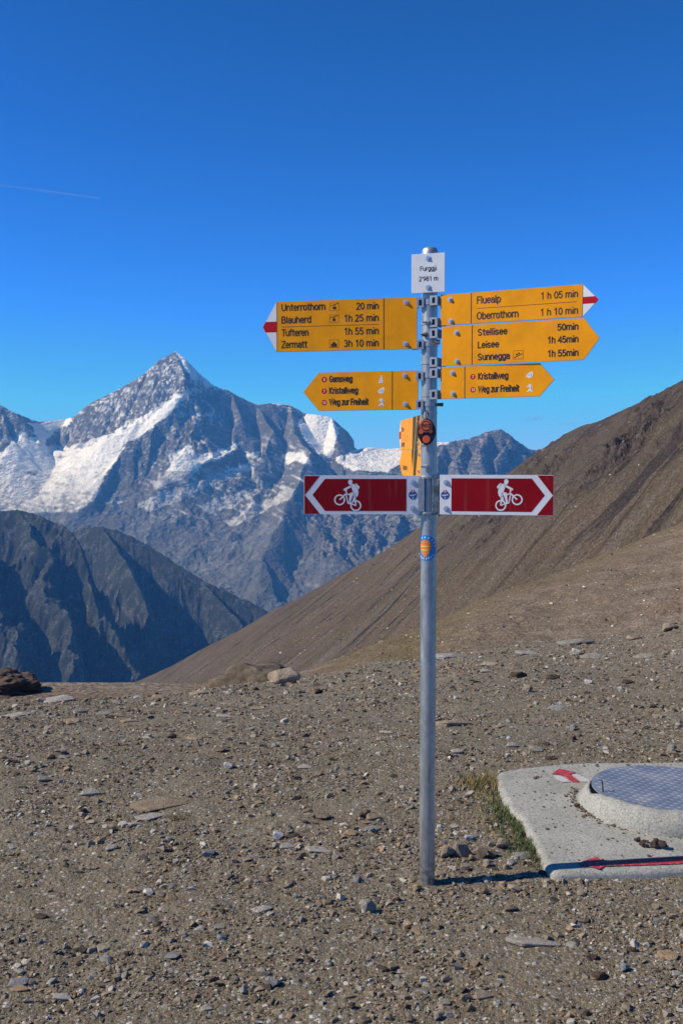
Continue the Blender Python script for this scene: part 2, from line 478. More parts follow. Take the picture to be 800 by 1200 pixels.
# ------------------------------------------------------------------ brown hillside on the right
sk1 = vcurve([(-700, 1260), (-200, 990), (60, 852), (160, 799), (200, 781), (240, 759), (280, 739), (318, 716), (350, 701), (400, 673), (450, 646), (490, 619), (520, 602), (560, 576), (600, 551), (628, 529), (640, 522), (660, 509), (684, 498), (700, 494), (730, 480), (746, 473), (760, 464), (780, 455), (800, 445), (860, 418), (1000, 350), (1300, 240)])
def hill1_R(u):
    return np.interp(u, [-0.7, -0.25, 0.0, 0.2, 0.34, 0.7], [2600, 2300, 1700, 1150, 800, 500])
def z_hillside(X, Y, U):
    Rr = hill1_R(U); h = Rr * np.interp(U, [-0.3, 0.0, 0.35, 0.7], [0.13, 0.16, 0.17, 0.14])
    vs = sk1(U)
    z = Y * (vs + h / Rr) - h
    z = np.where(Y > Rr, Rr * vs - (Y - Rr) * 0.75, z)
    t = Y / Rr
    Xr = X * 0.974 + Y * 0.225; Yr = Y * 0.974 - X * 0.225
    n = fbm(Xr / 170, Yr / 60, 6, 201, 0.55) * 9.0 * sstep(1.02, 0.85, t)
    gx = X + 0.35 * Y
    crag = ridged(Xr / 70, Yr / 34, 6, 211, 0.62)
    px = 400 + F * U
    near_top = sstep(0.66, 0.82, t + 0.10 * fbm(X / 90, Y / 90, 3, 217)) * sstep(480, 600, px)
    z = z + n + (crag - 0.42) * 24 * near_top * (0.12 + 0.88 * sstep(1.0, 0.9, t)) * sstep(-0.15, 0.25, fbm(X / 70, Y / 120, 3, 219) + 0.12)
    z = z + fbm(X / 22, Y / 22, 6, 221, 0.68) * 3.2 * sstep(1.03, 0.93, t)
    # shallow gullies down the fall line
    g = ridged(Xr / 260, Yr / 60, 5, 231)
    z = z + (g - 0.4) * 5.0 * sstep(1.0, 0.85, t)
    return z + EYE
def hill_attr(X, Y, Z):
    U = X / Y; t = Y / hill1_R(U); px = 400 + F * U
    m = sstep(0.66, 0.82, t + 0.10 * fbm(X / 90, Y / 90, 3, 217)) * sstep(480, 600, px) * sstep(-0.15, 0.25, fbm(X / 70, Y / 120, 3, 219) + 0.12)
    top = sstep(0.74, 0.95, t + 0.12 * fbm(X / 60, Y / 60, 4, 223)) * sstep(560, 660, px) * (0.45 + 0.5 * sstep(-0.2, 0.2, fbm(X / 30, Y / 50, 4, 227)))
    m = np.maximum(m, top)
    return {'crag': m}
def m_hillside(nt, p):
    p.inputs['Roughness'].default_value = 0.95
    p.inputs['Specular IOR Level'].default_value = 0.1
    v = coords(nt)
    big = noise_n(nt, coords(nt, (0.35, 1, 0), (0, 0, R(-14))), 0.011, 8, 0.6, 0.5)
    st = noise_n(nt, coords(nt, (0.18, 1.0, 0), (0, 0, R(-14))), 0.035, 13, 0.72, 0.6)
    st2 = noise_n(nt, coords(nt, (0.13, 1.0, 0), (0, 0, R(-15))), 0.010, 12, 0.62, 0.6)
    sp = noise_n(nt, v, 0.55, 3, 0.65)
    c = ramp(nt, big, [(0.34, (0.100, 0.070, 0.044)), (0.46, (0.136, 0.099, 0.064)), (0.54, (0.115, 0.090, 0.053)), (0.66, (0.150, 0.120, 0.090))])
    c = mix(nt, ramp(nt, st, [(0.51, 0.0), (0.61, 0.6)]), c, (0.165, 0.130, 0.105))
    c = mix(nt, ramp(nt, st, [(0.38, 0.7), (0.45, 0.0)]), c, (0.055, 0.040, 0.030))
    c = mix(nt, ramp(nt, st2, [(0.375, 0.85), (0.40, 0.0)]), c, (0.042, 0.033, 0.030))
    c = mix(nt, ramp(nt, st2, [(0.60, 0.0), (0.64, 0.7)]), c, (0.20, 0.17, 0.14))
    c = mix(nt, 0.95, c, ramp(nt, sp, [(0.34, 0.5), (0.5, 0.95), (0.64, 1.6)]), 'MULTIPLY')
    ln = noise_n(nt, coords(nt, (0.10, 1.0, 0), (0, 0, R(-12))), 0.016, 5, 0.55, 0.3)
    near_l = ramp(nt, math_n(nt, 'ABSOLUTE', math_n(nt, 'SUBTRACT', ln, 0.47)), [(0.004, 1.0), (0.011, 0.0)])
    msk = ramp(nt, noise_n(nt, coords(nt, (0.5, 1, 0)), 0.012, 4, 0.6), [(0.50, 0.0), (0.56, 0.85)])
    c = mix(nt, math_n(nt, 'MULTIPLY', near_l, msk), c, (0.026, 0.022, 0.024))
    cr = attr(nt, 'crag').outputs['Fac']
    rc = ramp(nt, noise_n(nt, v, 0.10, 9, 0.75), [(0.36, (0.035, 0.027, 0.024)), (0.5, (0.085, 0.064, 0.052)), (0.66, (0.16, 0.125, 0.10))])
    c = mix(nt, math_n(nt, 'MULTIPLY', cr, 0.85), c, rc)
    L(nt, c, p.inputs['Base Color'])
    h = math_n(nt, 'ADD', math_n(nt, 'MULTIPLY', st, 2.0), math_n(nt, 'MULTIPLY', sp, 2.4))
    bump(nt, p, h, 1.0, 1.3)
M_hs = mat('brown_scree', m_hillside)
us = np.concatenate([np.linspace(-0.8, -0.22, 40)[:-1], np.linspace(-0.22, 0.36, 520), np.linspace(0.36, 0.9, 40)[1:]])
ts = np.concatenate([np.linspace(0.12, 0.34, 30)[:-1], np.linspace(0.34, 1.0, 380), np.linspace(1.0, 1.6, 14)[1:]])
patch('brown_hillside', us, ts, z_hillside, M_hs, hill_attr, Rf=hill1_R)

# nearer slope
sk2 = vcurve([(-500, 800), (-100, 800), (0, 800), (150, 800), (230, 801), (300, 801), (345, 790), (380, 777), (410, 765), (440, 755), (480, 741), (520, 724), (560, 705), (600, 690), (650, 673), (700, 652), (740, 636), (800, 611), (900, 568), (1200, 440)])
def near_R(U): return np.interp(400 + F * U, [0, 245, 315, 450, 800, 1200], [46, 46, 100, 120, 190, 190])
def z_near_slope(X, Y, U):
    px = 400 + F * U
    Rr = near_R(U)
    h = Rr * np.interp(px, [0, 245, 315, 450, 800, 1200], [0.104, 0.104, 0.12, 0.13, 0.15, 0.15])
    vs = sk2(U)
    z = Y * (vs + h / Rr) - h
    z = np.where(Y > Rr, Rr * vs - (Y - Rr) * 0.9, z)
    t = Y / Rr
    rough = np.interp(px, [200, 330, 420], [0.12, 0.8, 1.0])
    z = z + rough * (fbm(X / 18, Y / 18, 6, 301, 0.55) * 0.8 + fbm(X / 3.5, Y / 3.5, 4, 311, 0.6) * 0.2) * (0.3 + 0.7 * sstep(1.1, 0.8, t)) * np.clip(Y / 60, 0.15, 1.6)
    z = z + fbm(X / 0.7, Y / 0.7, 3, 317, 0.6) * 0.03
    return z + EYE
def m_near_slope(nt, p):
    p.inputs['Roughness'].default_value = 0.95
    p.inputs['Specular IOR Level'].default_value = 0.1
    v = coords(nt)
    big = noise_n(nt, v, 0.06, 7, 0.65)
    sp = noise_n(nt, v, 3.2, 3, 0.65)
    st = noise_n(nt, coords(nt, (0.3, 1, 0), (0, 0, R(-16))), 0.2, 12, 0.72, 0.6)
    c = ramp(nt, big, [(0.33, (0.185, 0.135, 0.095)), (0.5, (0.210, 0.160, 0.113)), (0.68, (0.180, 0.146, 0.098))])
    c = mix(nt, ramp(nt, st, [(0.52, 0.0), (0.62, 0.6)]), c, (0.31, 0.255, 0.20))
    c = mix(nt, ramp(nt, st, [(0.36, 0.5), (0.44, 0.0)]), c, (0.125, 0.09, 0.06))
    g = attr(nt, 'moss').outputs['Fac']
    gn = ramp(nt, noise_n(nt, v, 0.5, 8, 0.75), [(0.36, 0.0), (0.5, 0.9)])
    c = mix(nt, math_n(nt, 'MULTIPLY', g, gn), c, (0.165, 0.126, 0.062))
    c = mix(nt, 0.95, c, ramp(nt, sp, [(0.34, 0.5), (0.5, 0.95), (0.66, 1.5)]), 'MULTIPLY')
    L(nt, c, p.inputs['Base Color'])
    bump(nt, p, sp, 1.0, 0.25)
M_ns = mat('pinkish_scree', m_near_slope)
def moss_attr(X, Y, Z):
    U = X / Y; px, py = px_of(X, Y, Z)
    _, vs = uv(px, py); top = sk2(U)
    d = (top - (Z - EYE) / Y) * F
    band = 0.95 * np.exp(-np.clip(d, 0, None) / np.interp(px, [440, 520, 600, 800], [30, 26, 12, 10])) * sstep(420, 470, px)
    low = 0.8 * sstep(700, 735, py) * sstep(330, 400, px) * sstep(560, 460, px) + 0.0
    return {'moss': np.clip(band + low, 0, 1)}
M_ns = mat('pinkish_scree', m_near_slope)
us = np.concatenate([np.linspace(-1.4, -0.37, 30)[:-1], np.linspace(-0.37, 0.37, 460), np.linspace(0.37, 1.4, 30)[1:]])
patch('near_slope', us, np.concatenate([np.linspace(0.16, 0.5, 30)[:-1], np.linspace(0.5, 1.0, 240), np.linspace(1.0, 2.0, 14)[1:]]), z_near_slope, M_ns, moss_attr, Rf=near_R)

# valley floor closing the view between and behind the mountains
def z_floor(X, Y, U): return -1900 + 60 * fbm(X / 900, Y / 900, 4, 401)
vf = from_arrays('valley_floor', [(-13500, 1500, -1950), (13500, 1500, -1950), (13500, 16300, -1950), (-13500, 16300, -1950)], [(0, 1, 2, 3)],
                 plain('valley_green', (0.07, 0.08, 0.04), 0.95, 0, 0.3, 0.002))
vf['kind'] = 'structure'

# dark rock outcrop beyond the crest on the far left, and the brown knoll
def outcrop(name, cx, cy, cz, sx, sy, sz, m, seed, amp=0.35, n=72):
    th = np.linspace(0, 2 * math.pi, n * 2, endpoint=False); ph = np.linspace(0.02, math.pi / 2 + 0.35, n)
    T, P = np.meshgrid(th, ph)
    x = np.cos(T) * np.sin(P); y = np.sin(T) * np.sin(P); z = np.cos(P)
    k = 1 + amp * fbm(x * 1.4 + y * 1.1 + seed, z * 1.6 + y * 1.2, 3, seed, 0.5) + 0.3 * amp * fbm(x * 5 + z * 2, y * 5 + z * 5, 5, seed + 5, 0.6) - 0.1 * amp * np.abs(noise(x * 3, z * 9 + x * 2, seed + 9))
    V = np.stack([cx + x * sx * k, cy + y * sy * k, cz + z * sz * k], -1).reshape(-1, 3)
    i = np.arange(n * 2 * n).reshape(n, n * 2)
    j = np.roll(i, -1, 1)
    fc = np.stack([i[:-1], i[1:], j[1:], j[:-1]], -1).reshape(-1, 4)
    return from_arrays(name, V, fc, m, None, True)
def m_outcrop(nt, p):
    v = coords(nt); p.inputs['Roughness'].default_value = 0.9
    n = noise_n(nt, v, 0.9, 8, 0.7)
    L(nt, ramp(nt, n, [(0.35, (0.045, 0.029, 0.019)), (0.52, (0.115, 0.072, 0.046)), (0.7, (0.21, 0.145, 0.095))]), p.inputs['Base Color'])
    bump(nt, p, noise_n(nt, coords(nt, (1, 1, 3)), 1.5, 7, 0.7), 0.9, 0.3)
M_oc = mat('reddish_outcrop_rock', m_outcrop)
c = W(6, 803, 42)
tag(outcrop('rock_outcrop', c.x - 0.45, 42, c.z - 0.2, 1.65, 2.4, 0.82, M_oc, 5, 0.42), 'dark reddish brown rock outcrop rising behind the crest at far left', 'rock outcrop')
def m_knoll(nt, p):
    v = coords(nt); p.inputs['Roughness'].default_value = 0.95
    n = noise_n(nt, v, 1.3, 8, 0.7)
    L(nt, ramp(nt, n, [(0.35, (0.055, 0.038, 0.022)), (0.5, (0.095, 0.070, 0.040)), (0.62, (0.17, 0.135, 0.095))]), p.inputs['Base Color'])
    bump(nt, p, n, 0.8, 0.15)
M_kn = mat('mossy_earth', m_knoll)
c = W(305, 803, 34)
kn = outcrop('knoll', c.x - 0.1, 34, c.z - 0.35, 1.9, 2.6, 1.0, M_kn, 9, 0.26)
kn['kind'] = 'structure'

# ================================================================== NEAR GROUND
crest = vcurve([(-600, 850), (-100, 826), (0, 822), (60, 821), (160, 816), (235, 808), (290, 801), (340, 796), (400, 785), (440, 776), (511, 771), (537, 765), (624, 753), (710, 746), (740, 741), (770, 734), (800, 724), (900, 700), (1400, 640)])
def crest_R(u):
    return np.interp(u, [-0.9, -0.336, -0.13, 0.1, 0.336, 0.9], [9.0, 9.6, 11.5, 13.0, 15.5, 17.0])
SLAB_Z = 0.03
PLATE_C = (1.53, 4.73)
def ground_smooth(X, Y):
    u = X / np.maximum(Y, 0.5)
    Rr = crest_R(u)
    zc = crest(u) * Rr + EYE
    t = np.clip((Y - 5.6) / (Rr - 5.6), 0, 1)
    z = zc * t ** 1.35
    over = np.clip(Y - Rr, 0, None)
    slope = (crest(u) - 0.10)
    z = z + over * slope - 0.01 * over ** 2
    return z
def ground_z(X, Y):
    X = np.asarray(X, float); Y = np.asarray(Y, float)
    z = ground_smooth(X, Y)
    flat = np.maximum(sstep(2.6, 1.2, np.hypot(X - 1.35, Y - 4.75)) * 0.7, 0)
    pole = sstep(0.9, 0.2, np.hypot(X - 0.335, Y - 3.80))
    k = 1 - np.maximum(flat, pole)
    z = z - 0.006
    z = z + k * (0.030 * fbm(X / 1.7, Y / 1.7, 3, 501) + 0.012 * fbm(X / 0.33, Y / 0.33, 3, 503))
    z = z + 0.012 * fbm(X / 0.10, Y / 0.085, 4, 505, 0.65) + 0.004 * ridged(X / 0.16, Y / 0.12, 3, 507)
    return z
def stone_colors(nt, fac):
    return ramp(nt, fac, [(0.0, (0.09, 0.07, 0.045)), (0.25, (0.155, 0.125, 0.08)), (0.5, (0.195, 0.16, 0.105)), (0.66, (0.24, 0.185, 0.11)), (0.8, (0.22, 0.205, 0.165)), (0.93, (0.38, 0.36, 0.33)), (1.0, (0.55, 0.53, 0.50))])
def m_ground(nt, p):
    p.inputs['Roughness'].default_value = 0.95
    p.inputs['Specular IOR Level'].default_value = 0.2
    v = coords(nt)
    big = noise_n(nt, v, 0.8, 5, 0.6)
    med = noise_n(nt, v, 7, 6, 0.65)
    c = ramp(nt, big, [(0.35, (0.135, 0.107, 0.065)), (0.5, (0.165, 0.134, 0.083)), (0.65, (0.208, 0.171, 0.109))])
    c = mix(nt, 0.8, c, ramp(nt, med, [(0.3, 0.62), (0.7, 1.3)]), 'MULTIPLY')
    c = mix(nt, ramp(nt, noise_n(nt, coords(nt, (0.6, 1, 1)), 1.7, 5, 0.6), [(0.54, 0.0), (0.66, 0.45)]), c, (0.105, 0.078, 0.052))
    c = mix(nt, ramp(nt, noise_n(nt, coords(nt, (0.4, 1, 1)), 0.9, 5, 0.6), [(0.52, 0.0), (0.64, 0.35)]), c, (0.225, 0.184, 0.13))
    hs = None
    for sc, th in ((260, 0.0), (110, 0.15), (48, 0.45)):
        vo = N(nt, 'ShaderNodeTexVoronoi', Scale=sc, feature='F1', Randomness=1.0)
        L(nt, v, vo.inputs['Vector'])
        sep = nt.nodes.new('ShaderNodeSeparateColor'); L(nt, vo.outputs['Color'], sep.inputs[0])
        sel = math_n(nt, 'GREATER_THAN', sep.outputs[0], th)
        dome = ramp(nt, vo.outputs['Distance'], [(0.0, 1.0), (0.55, 0.0)])
        dome = math_n(nt, 'MULTIPLY', dome, sel)
        msk = math_n(nt, 'MULTIPLY', ramp(nt, dome, [(0.05, 0.0), (0.2, 1.0)]), 0.85)
        c = mix(nt, msk, c, stone_colors(nt, sep.outputs[1]))
        k = math_n(nt, 'MULTIPLY', dome, 1.3 * 48 / sc)
        hs = k if hs is None else math_n(nt, 'MAXIMUM', hs, k)
    L(nt, c, p.inputs['Base Color'])
    fine = noise_n(nt, v, 90, 6, 0.7)
    h = math_n(nt, 'ADD', hs, math_n(nt, 'MULTIPLY', fine, 0.9))
    bump(nt, p, h, 0.9, 0.006)
M_gr = mat('gravelly_earth', m_ground)
us = np.concatenate([np.linspace(-1.6, -0.40, 60)[:-1], np.linspace(-0.40, 0.40, 520), np.linspace(0.40, 1.6, 60)[1:]])
ys = np.concatenate([np.linspace(0.8, 2.7, 40)[:-1], np.geomspace(2.7, 19, 470), np.geomspace(19, 34, 10)[1:]])
def zg(X, Y, U): return ground_z(X, Y)
gr = patch('gravel_ground', us, ys, zg, M_gr)
bk = from_arrays('rear_ground', [(-60, -80, -0.03), (60, -80, -0.03), (60, 0.9, -0.03), (-60, 0.9, -0.03)],
                 [(0, 1, 2, 3)], M_gr)
bk['kind'] = 'structure'

# ------------------------------------------------------------------ stones
def m_stone(kind):
    def b(nt, p):
        p.inputs['Roughness'].default_value = 0.88
        p.inputs['Specular IOR Level'].default_value = 0.08
        v = coords(nt)
        if kind == 'INSTANCER':
            c = attr(nt, 'tint', 'INSTANCER').outputs['Color']; sc = 1.2
        else:
            c = attr(nt, 'tint', 'OBJECT').outputs['Color']; sc = 2.2
        n = noise_n(nt, v, sc * 1.6, 7, 0.7)
        c = mix(nt, 0.9, c, ramp(nt, n, [(0.3, 0.62), (0.5, 1.0), (0.72, 1.35)]), 'MULTIPLY')
        if kind != 'INSTANCER':
            st = noise_n(nt, coords(nt, (1, 1, 5), (0.3, 0.2, 0)), 2.4, 5, 0.6)
            c = mix(nt, ramp(nt, st, [(0.55, 0.0), (0.7, 0.5)]), c, (0.30, 0.22, 0.15))
            L(nt, c, p.inputs['Base Color'])
            bump(nt, p, noise_n(nt, v, 9, 7, 0.75), 0.5, 0.12)
        else:
            L(nt, c, p.inputs['Base Color'])
    return mat('stone_' + kind.lower(), b)
M_si = m_stone('INSTANCER'); M_so = m_stone('OBJECT')
PALETTE = [((0.160, 0.126, 0.086), 32, 'brown'), ((0.25, 0.203, 0.145), 28, 'tan'), ((0.27, 0.188, 0.115), 10, 'orange brown'), ((0.24, 0.22, 0.182), 17, 'grey'),
           ((0.38, 0.35, 0.29), 11, 'pale grey'), ((0.18, 0.18, 0.17), 2, 'bluish grey'), ((0.08, 0.06, 0.045), 8, 'dark brown'), ((0.54, 0.50, 0.43), 2, 'whitish')]
PW = np.array([p_[1] for p_ in PALETTE], float); PW /= PW.sum()
def rock_mesh(name, npts, flat, rng, detail=0, rough=0.06):
    bm = bmesh.new()
    for k in range(npts):
        d = Vector(rng.normal(size=3)).normalized() * rng.uniform(0.82, 1.0)
        bm.verts.new((d.x * 0.5, d.y * rng.uniform(0.32, 0.42), max(d.z, -0.55) * 0.5 * flat))
    r = bmesh.ops.convex_hull(bm, input=list(bm.verts))
    junk = list({g for g in r['geom_interior'] + r['geom_unused'] if isinstance(g, bmesh.types.BMVert)})
    if junk: bmesh.ops.delete(bm, geom=junk, context='VERTS')
    if detail:
        bmesh.ops.bevel(bm, geom=list(bm.edges), offset=0.018, segments=1, affect='EDGES')
        bmesh.ops.triangulate(bm, faces=list(bm.faces))
        for _ in range(detail):
            bmesh.ops.subdivide_edges(bm, edges=[e for e in bm.edges if e.calc_length() > 0.07], cuts=1, use_grid_fill=False)
            bmesh.ops.triangulate(bm, faces=list(bm.faces))
        for v in bm.verts:
            c = v.co
            d = float(fbm(np.array([c.x * 4 + c.z * 7]), np.array([c.y * 5 + c.z * 3]), 4, int(rng.integers(1, 2)), 0.6)[0])
            lay = float(noise(np.array([c.z * 16 + c.x * 2]), np.array([c.y * 1.5]), 5)[0])
            v.co = c * (1 + rough * 1.8 * d + rough * 0.5 * lay)
    bmesh.ops.recalc_face_normals(bm, faces=bm.faces)
    me = bpy.data.meshes.new(name); bm.to_mesh(me); bm.free()
    return me
rngS = np.random.default_rng(5)
SMALL = [rock_mesh('pebble', int(rngS.integers(8, 13)), f, rngS) for f in (0.35, 0.5, 0.65, 0.8, 0.45, 0.28, 0.55, 0.7)]
BIG = [rock_mesh('stone', int(rngS.integers(12, 20)), f, rngS, 1) for f in (0.35, 0.5, 0.6, 0.75, 0.28, 0.66, 0.42, 0.55)]
HUGE = [rock_mesh('boulder', 22, f, rngS, 3, 0.07) for f in (0.45, 0.3, 0.7)]
for me in SMALL: me.materials.append(M_si)
for me in BIG + HUGE: me.materials.append(M_so)

# slab outline, used to keep stones off it
slab_px = [(582.5, 907), (582, 916), (583.5, 926), (588, 937), (595, 948), (601, 957), (610, 963), (615, 975), (621, 985), (628, 997), (633, 1008), (641, 1024), (648, 1029)]
slab_pts = [on_z(px_, py_, 0.01).xy for px_, py_ in slab_px]
slab_pts += [Vector((1.40, 3.965)), Vector((1.9, 3.99)), Vector((2.35, 4.12)), Vector((2.5, 4.6)), Vector((2.48, 5.1)), Vector((2.3, 5.45))]
far_px = [(800, 892), (760, 892.5), (720, 892.5), (682, 893), (647, 895), (612, 898.5), (592, 902), (585, 904)]
slab_pts += [on_z(px_, py_, 0.03).xy for px_, py_ in far_px]
SLX = np.array([p_.x for p_ in slab_pts]); SLY = np.array([p_.y for p_ in slab_pts])
def in_slab(x, y, grow=0.0):
    cx, cy = 1.55, 4.8
    k = 1 + grow
    return inpoly(np.asarray(x, float), np.asarray(y, float), [(cx + (a - cx) * k, cy + (b - cy) * k) for a, b in zip(SLX, SLY)])

placed = []
def put_stone(x, y, size, mesh, color, label, cat='stone', group=None, rz=None, tilt=0.12, sink=0.12, flat=1.0, name='stone', z=None, wy=1.0):
    o = bpy.data.objects.new(name, mesh)
    COL.objects.link(o)
    zz = float(ground_z(np.array([x]), np.array([y]))[0]) if z is None else z
    o.scale = (size, size * wy, size * flat)
    h = abs(min(v.co.z for v in mesh.vertices)) * size * flat
    o.location = (x, y, zz + h * (1 - sink * 2) - 0.002)
    o.rotation_euler = (random.uniform(-tilt, tilt), random.uniform(-tilt, tilt), random.uniform(0, 6.28) if rz is None else rz)
    o['tint'] = [float(q) for q in color] + [1.0]
    tag(o, label, cat, group)
    placed.append((x, y, size))
    return o
def stone_px(px, py, wpx, color, label, shape=1, flat=1.0, cat='stone', mesh=None, name='stone', rz=None, z0=0.0, wy=1.0, sink=0.12):
    """stone whose foot shows at a photo pixel: walk the sight line down to the ground"""
    u, v = uv(px, py)
    Y = np.linspace(2.5, 16, 3000)
    g = ground_smooth(u * Y, Y)
    i = int(np.argmax(EYE + v * Y < g)) or len(Y) - 1
    y = float(Y[i]); x = u * y
    size = wpx / F * y * 1.3
    return put_stone(x, y + size * 0.25, size, mesh or BIG[shape], color, label, cat, None, rz if rz is not None else random.uniform(-0.5, 0.5), 0.08, sink, flat, name, wy=wy)
GREY, PALE, TAN, ORNG, BRN, DRK, BLU, WHT = (0.29, 0.265, 0.225), (0.41, 0.375, 0.315), (0.34, 0.265, 0.18), (0.37, 0.255, 0.15), (0.21, 0.16, 0.11), (0.09, 0.065, 0.05), (0.25, 0.255, 0.245), (0.62, 0.58, 0.51)
stone_px(331, 803, 36, (0.46, 0.36, 0.25), 'large tan boulder on the gravel crest left of the signpost', mesh=HUGE[0], name='boulder', cat='boulder', rz=0.1, flat=1.45, sink=0.02)
stone_px(235, 815, 26, TAN, 'thin tan rock slab propped up near the crest below the boulder', 4, 0.8, rz=0.1)
stone_px(120, 836, 22, BLU, 'dark bluish flat stone near the crest at far left', 0, 0.8)
stone_px(92, 834, 18, GREY, 'grey stone beside the dark bluish flat stone', 1)
stone_px(135, 838, 18, ORNG, 'orange brown sliver of rock right of the dark bluish stone', 4)
stone_px(160, 819, 10, WHT, 'small bright white stone on the crest at left', 1)
stone_px(184, 819, 18, TAN, 'tan stone on the crest just right of the white one', 0)
stone_px(65, 824, 34, PALE, 'long pale slab along the crest at far left', 4, 0.7, wy=1.3)
stone_px(47, 824, 12, PALE, 'small pale upright stone at left end of the long pale slab', 3)
stone_px(225, 866, 22, TAN, 'low tan stone in the gravel below the propped slab', 0, 0.7)
stone_px(200, 863, 14, BRN, 'rounded brown stone left of the low tan stone', 2)
stone_px(58, 889, 13, ORNG, 'small orange brown stone in the left gravel', 2)
stone_px(73, 889, 15, BLU, 'bluish grey flat stone beside the small orange one', 0)
stone_px(103, 933, 24, PALE, 'pale grey stone casting a dark shadow in the left gravel', 1, 0.9)
stone_px(50, 915, 16, GREY, 'grey stone with shadowed side above the pale stone at left', 1)
stone_px(12, 897, 18, DRK, 'dark brown clod near the left edge of the picture', 1, 0.6)
stone_px(267, 900, 14, WHT, 'whitish angular stone in the gravel under the boulder', 3)
stone_px(255, 882, 18, BRN, 'brown stone in gravel above the whitish angular stone', 0)
stone_px(143, 967, 13, WHT, 'small white stone below the bare tan rock patch', 1)
stone_px(157, 967, 14, PALE, 'pale flat chip beside the small white stone', 4)
stone_px(183, 950, 62, (0.29, 0.225, 0.15), 'wide bare tan bedrock patch flush with the left gravel', 4, 0.35, name='bedrock_patch', cat='bedrock', rz=0.12, wy=0.9, sink=0.3)
stone_px(175, 960, 34, PALE, 'pale grey rock plate in front of the bare tan bedrock', 4, 0.35, sink=0.3)
stone_px(130, 996, 18, PALE, 'pale stone at the left middle of the gravel', 1, 0.8)
stone_px(242, 1002, 20, (0.26, 0.27, 0.275), 'light bluish grey pointed stone left of centre gravel', 3, 0.7)
stone_px(325, 983, 17, WHT, 'white stone at top of the small pale pile left of post', 3)
stone_px(322, 992, 12, PALE, 'small pale stone at the foot of the white one', 2)
stone_px(335, 995, 18, PALE, 'pale grey block right of the white stone pile', 1)
stone_px(346, 982, 14, DRK, 'dark stone behind the pale grey block', 2)
stone_px(372, 1000, 30, PALE, 'long flat pale stone in the gravel left of the post', 4, 0.5)
stone_px(376, 960, 22, BRN, 'brown stone behind the long flat pale stone', 0)
stone_px(424, 959, 12, DRK, 'dark stone left of the tan flat stone by the post', 3)
stone_px(437, 962, 20, TAN, 'tan flat stone left of the signpost foot', 1, 0.8)
stone_px(438, 974, 26, BLU, 'bluish grey plate flush with gravel left of the post', 4, 0.5)
stone_px(410, 980, 17, ORNG, 'orange tan stone left of the bluish plate', 0)
stone_px(433, 1070, 22, GREY, 'rounded grey stone in front of and left of the signpost', 5, 1.15, rz=0.3)
stone_px(320, 1154, 20, BLU, 'bluish grey angular stone at bottom left of the centre', 3)
stone_px(294, 1147, 15, ORNG, 'reddish brown wedge of rock left of the bluish angular stone', 4)
stone_px(408, 1168, 15, TAN, 'tan stone near the bottom centre with dark shadow', 1)
stone_px(412, 1180, 13, DRK, 'dark stone just below the tan stone at bottom centre', 2)
stone_px(306, 1070, 24, PALE, 'pale flat stone in the centre left foreground', 4, 0.7)
stone_px(340, 1039, 16, TAN, 'tan stone in the gravel left of the signpost foot', 1)
stone_px(18, 1153, 26, BLU, 'bluish grey flat stone at the bottom left corner', 0)
stone_px(20, 1160, 22, ORNG, 'brown stone touching the flat stone in the bottom left corner', 1, 0.6)
stone_px(70, 1167, 24, PALE, 'pale grey wedge right of the bottom left corner stones', 4, 1.2)
stone_px(200, 1122, 20, BLU, 'light grey flake with dark shadow in left foreground', 0)
stone_px(98, 1112, 14, DRK, 'small dark stone in the left foreground', 3)
stone_px(256, 1090, 14, GREY, 'grey stone in left foreground near dark pebbles', 1)
stone_px(45, 1073, 18, DRK, 'dark flat stone near left edge of the foreground', 0)
# around the post foot
stone_px(488, 1044, 15, ORNG, 'orange brown stone touching the left foot of the signpost', 2, rz=0.1)
stone_px(484, 1032, 14, TAN, 'pale tan stone just left of the signpost foot', 1)
stone_px(515, 1027, 16, (0.36, 0.29, 0.20), 'yellowish stone touching the right foot of the signpost', 1)
stone_px(523, 1007, 24, (0.32, 0.25, 0.17), 'big tan block leaning in the rubble right of the post', 2, 1.1)
stone_px(541, 1006, 26, (0.30, 0.24, 0.18), 'second tan block in the rubble with a grey face', 5, 1.2)
stone_px(564, 1006, 19, (0.29, 0.21, 0.14), 'pyramid shaped tan rock in rubble left of concrete slab', 3, 1.35)
stone_px(588, 996, 20, (0.33, 0.27, 0.19), 'tan rounded stone at the edge of the grass by slab', 2, 1.1)
stone_px(612, 1008, 26, (0.33, 0.30, 0.26), 'pinkish grey flat rock beside the concrete slab', 0, 1.0, rz=0.5)
stone_px(545, 1017, 14, GREY, 'small grey stone in front of the tan blocks', 1)
stone_px(571, 1016, 16, TAN, 'small tan stone in front of the pyramid shaped rock', 2)
stone_px(585, 1026, 14, ORNG, 'orange stone lying in the pole shadow', 1)
stone_px(572, 1034, 16, PALE, 'pale stone straddling the pole shadow', 1)
stone_px(548, 985, 14, WHT, 'whitish stone behind the rubble right of the post', 3)
stone_px(556, 982, 14, GREY, 'grey stone behind the pyramid shaped rock', 1)
stone_px(532, 852, 40, (0.33, 0.26, 0.185), 'long pale tan rock slab in gravel right behind the post', 4, 0.8, rz=-0.08, wy=0.8)
stone_px(600, 876, 15, PALE, 'pale stone in gravel behind the concrete slab', 1)
stone_px(628, 880, 20, GREY, 'grey stone behind the top corner of the concrete slab', 0)
stone_px(645, 890, 16, DRK, 'dark stone close behind the concrete slab', 0)
stone_px(535, 884, 14, PALE, 'small pale stone right of the post in back gravel', 1)
stone_px(788, 882, 16, GREY, 'grey stone behind the manhole near right edge', 2)
stone_px(527, 771, 36, (0.36, 0.34, 0.31), 'pale grey slab on the crest right beside the post', 4, 0.7)
stone_px(620, 767, 28, (0.34, 0.32, 0.29), 'pale grey slab below the crest right of the post', 4, 0.5)
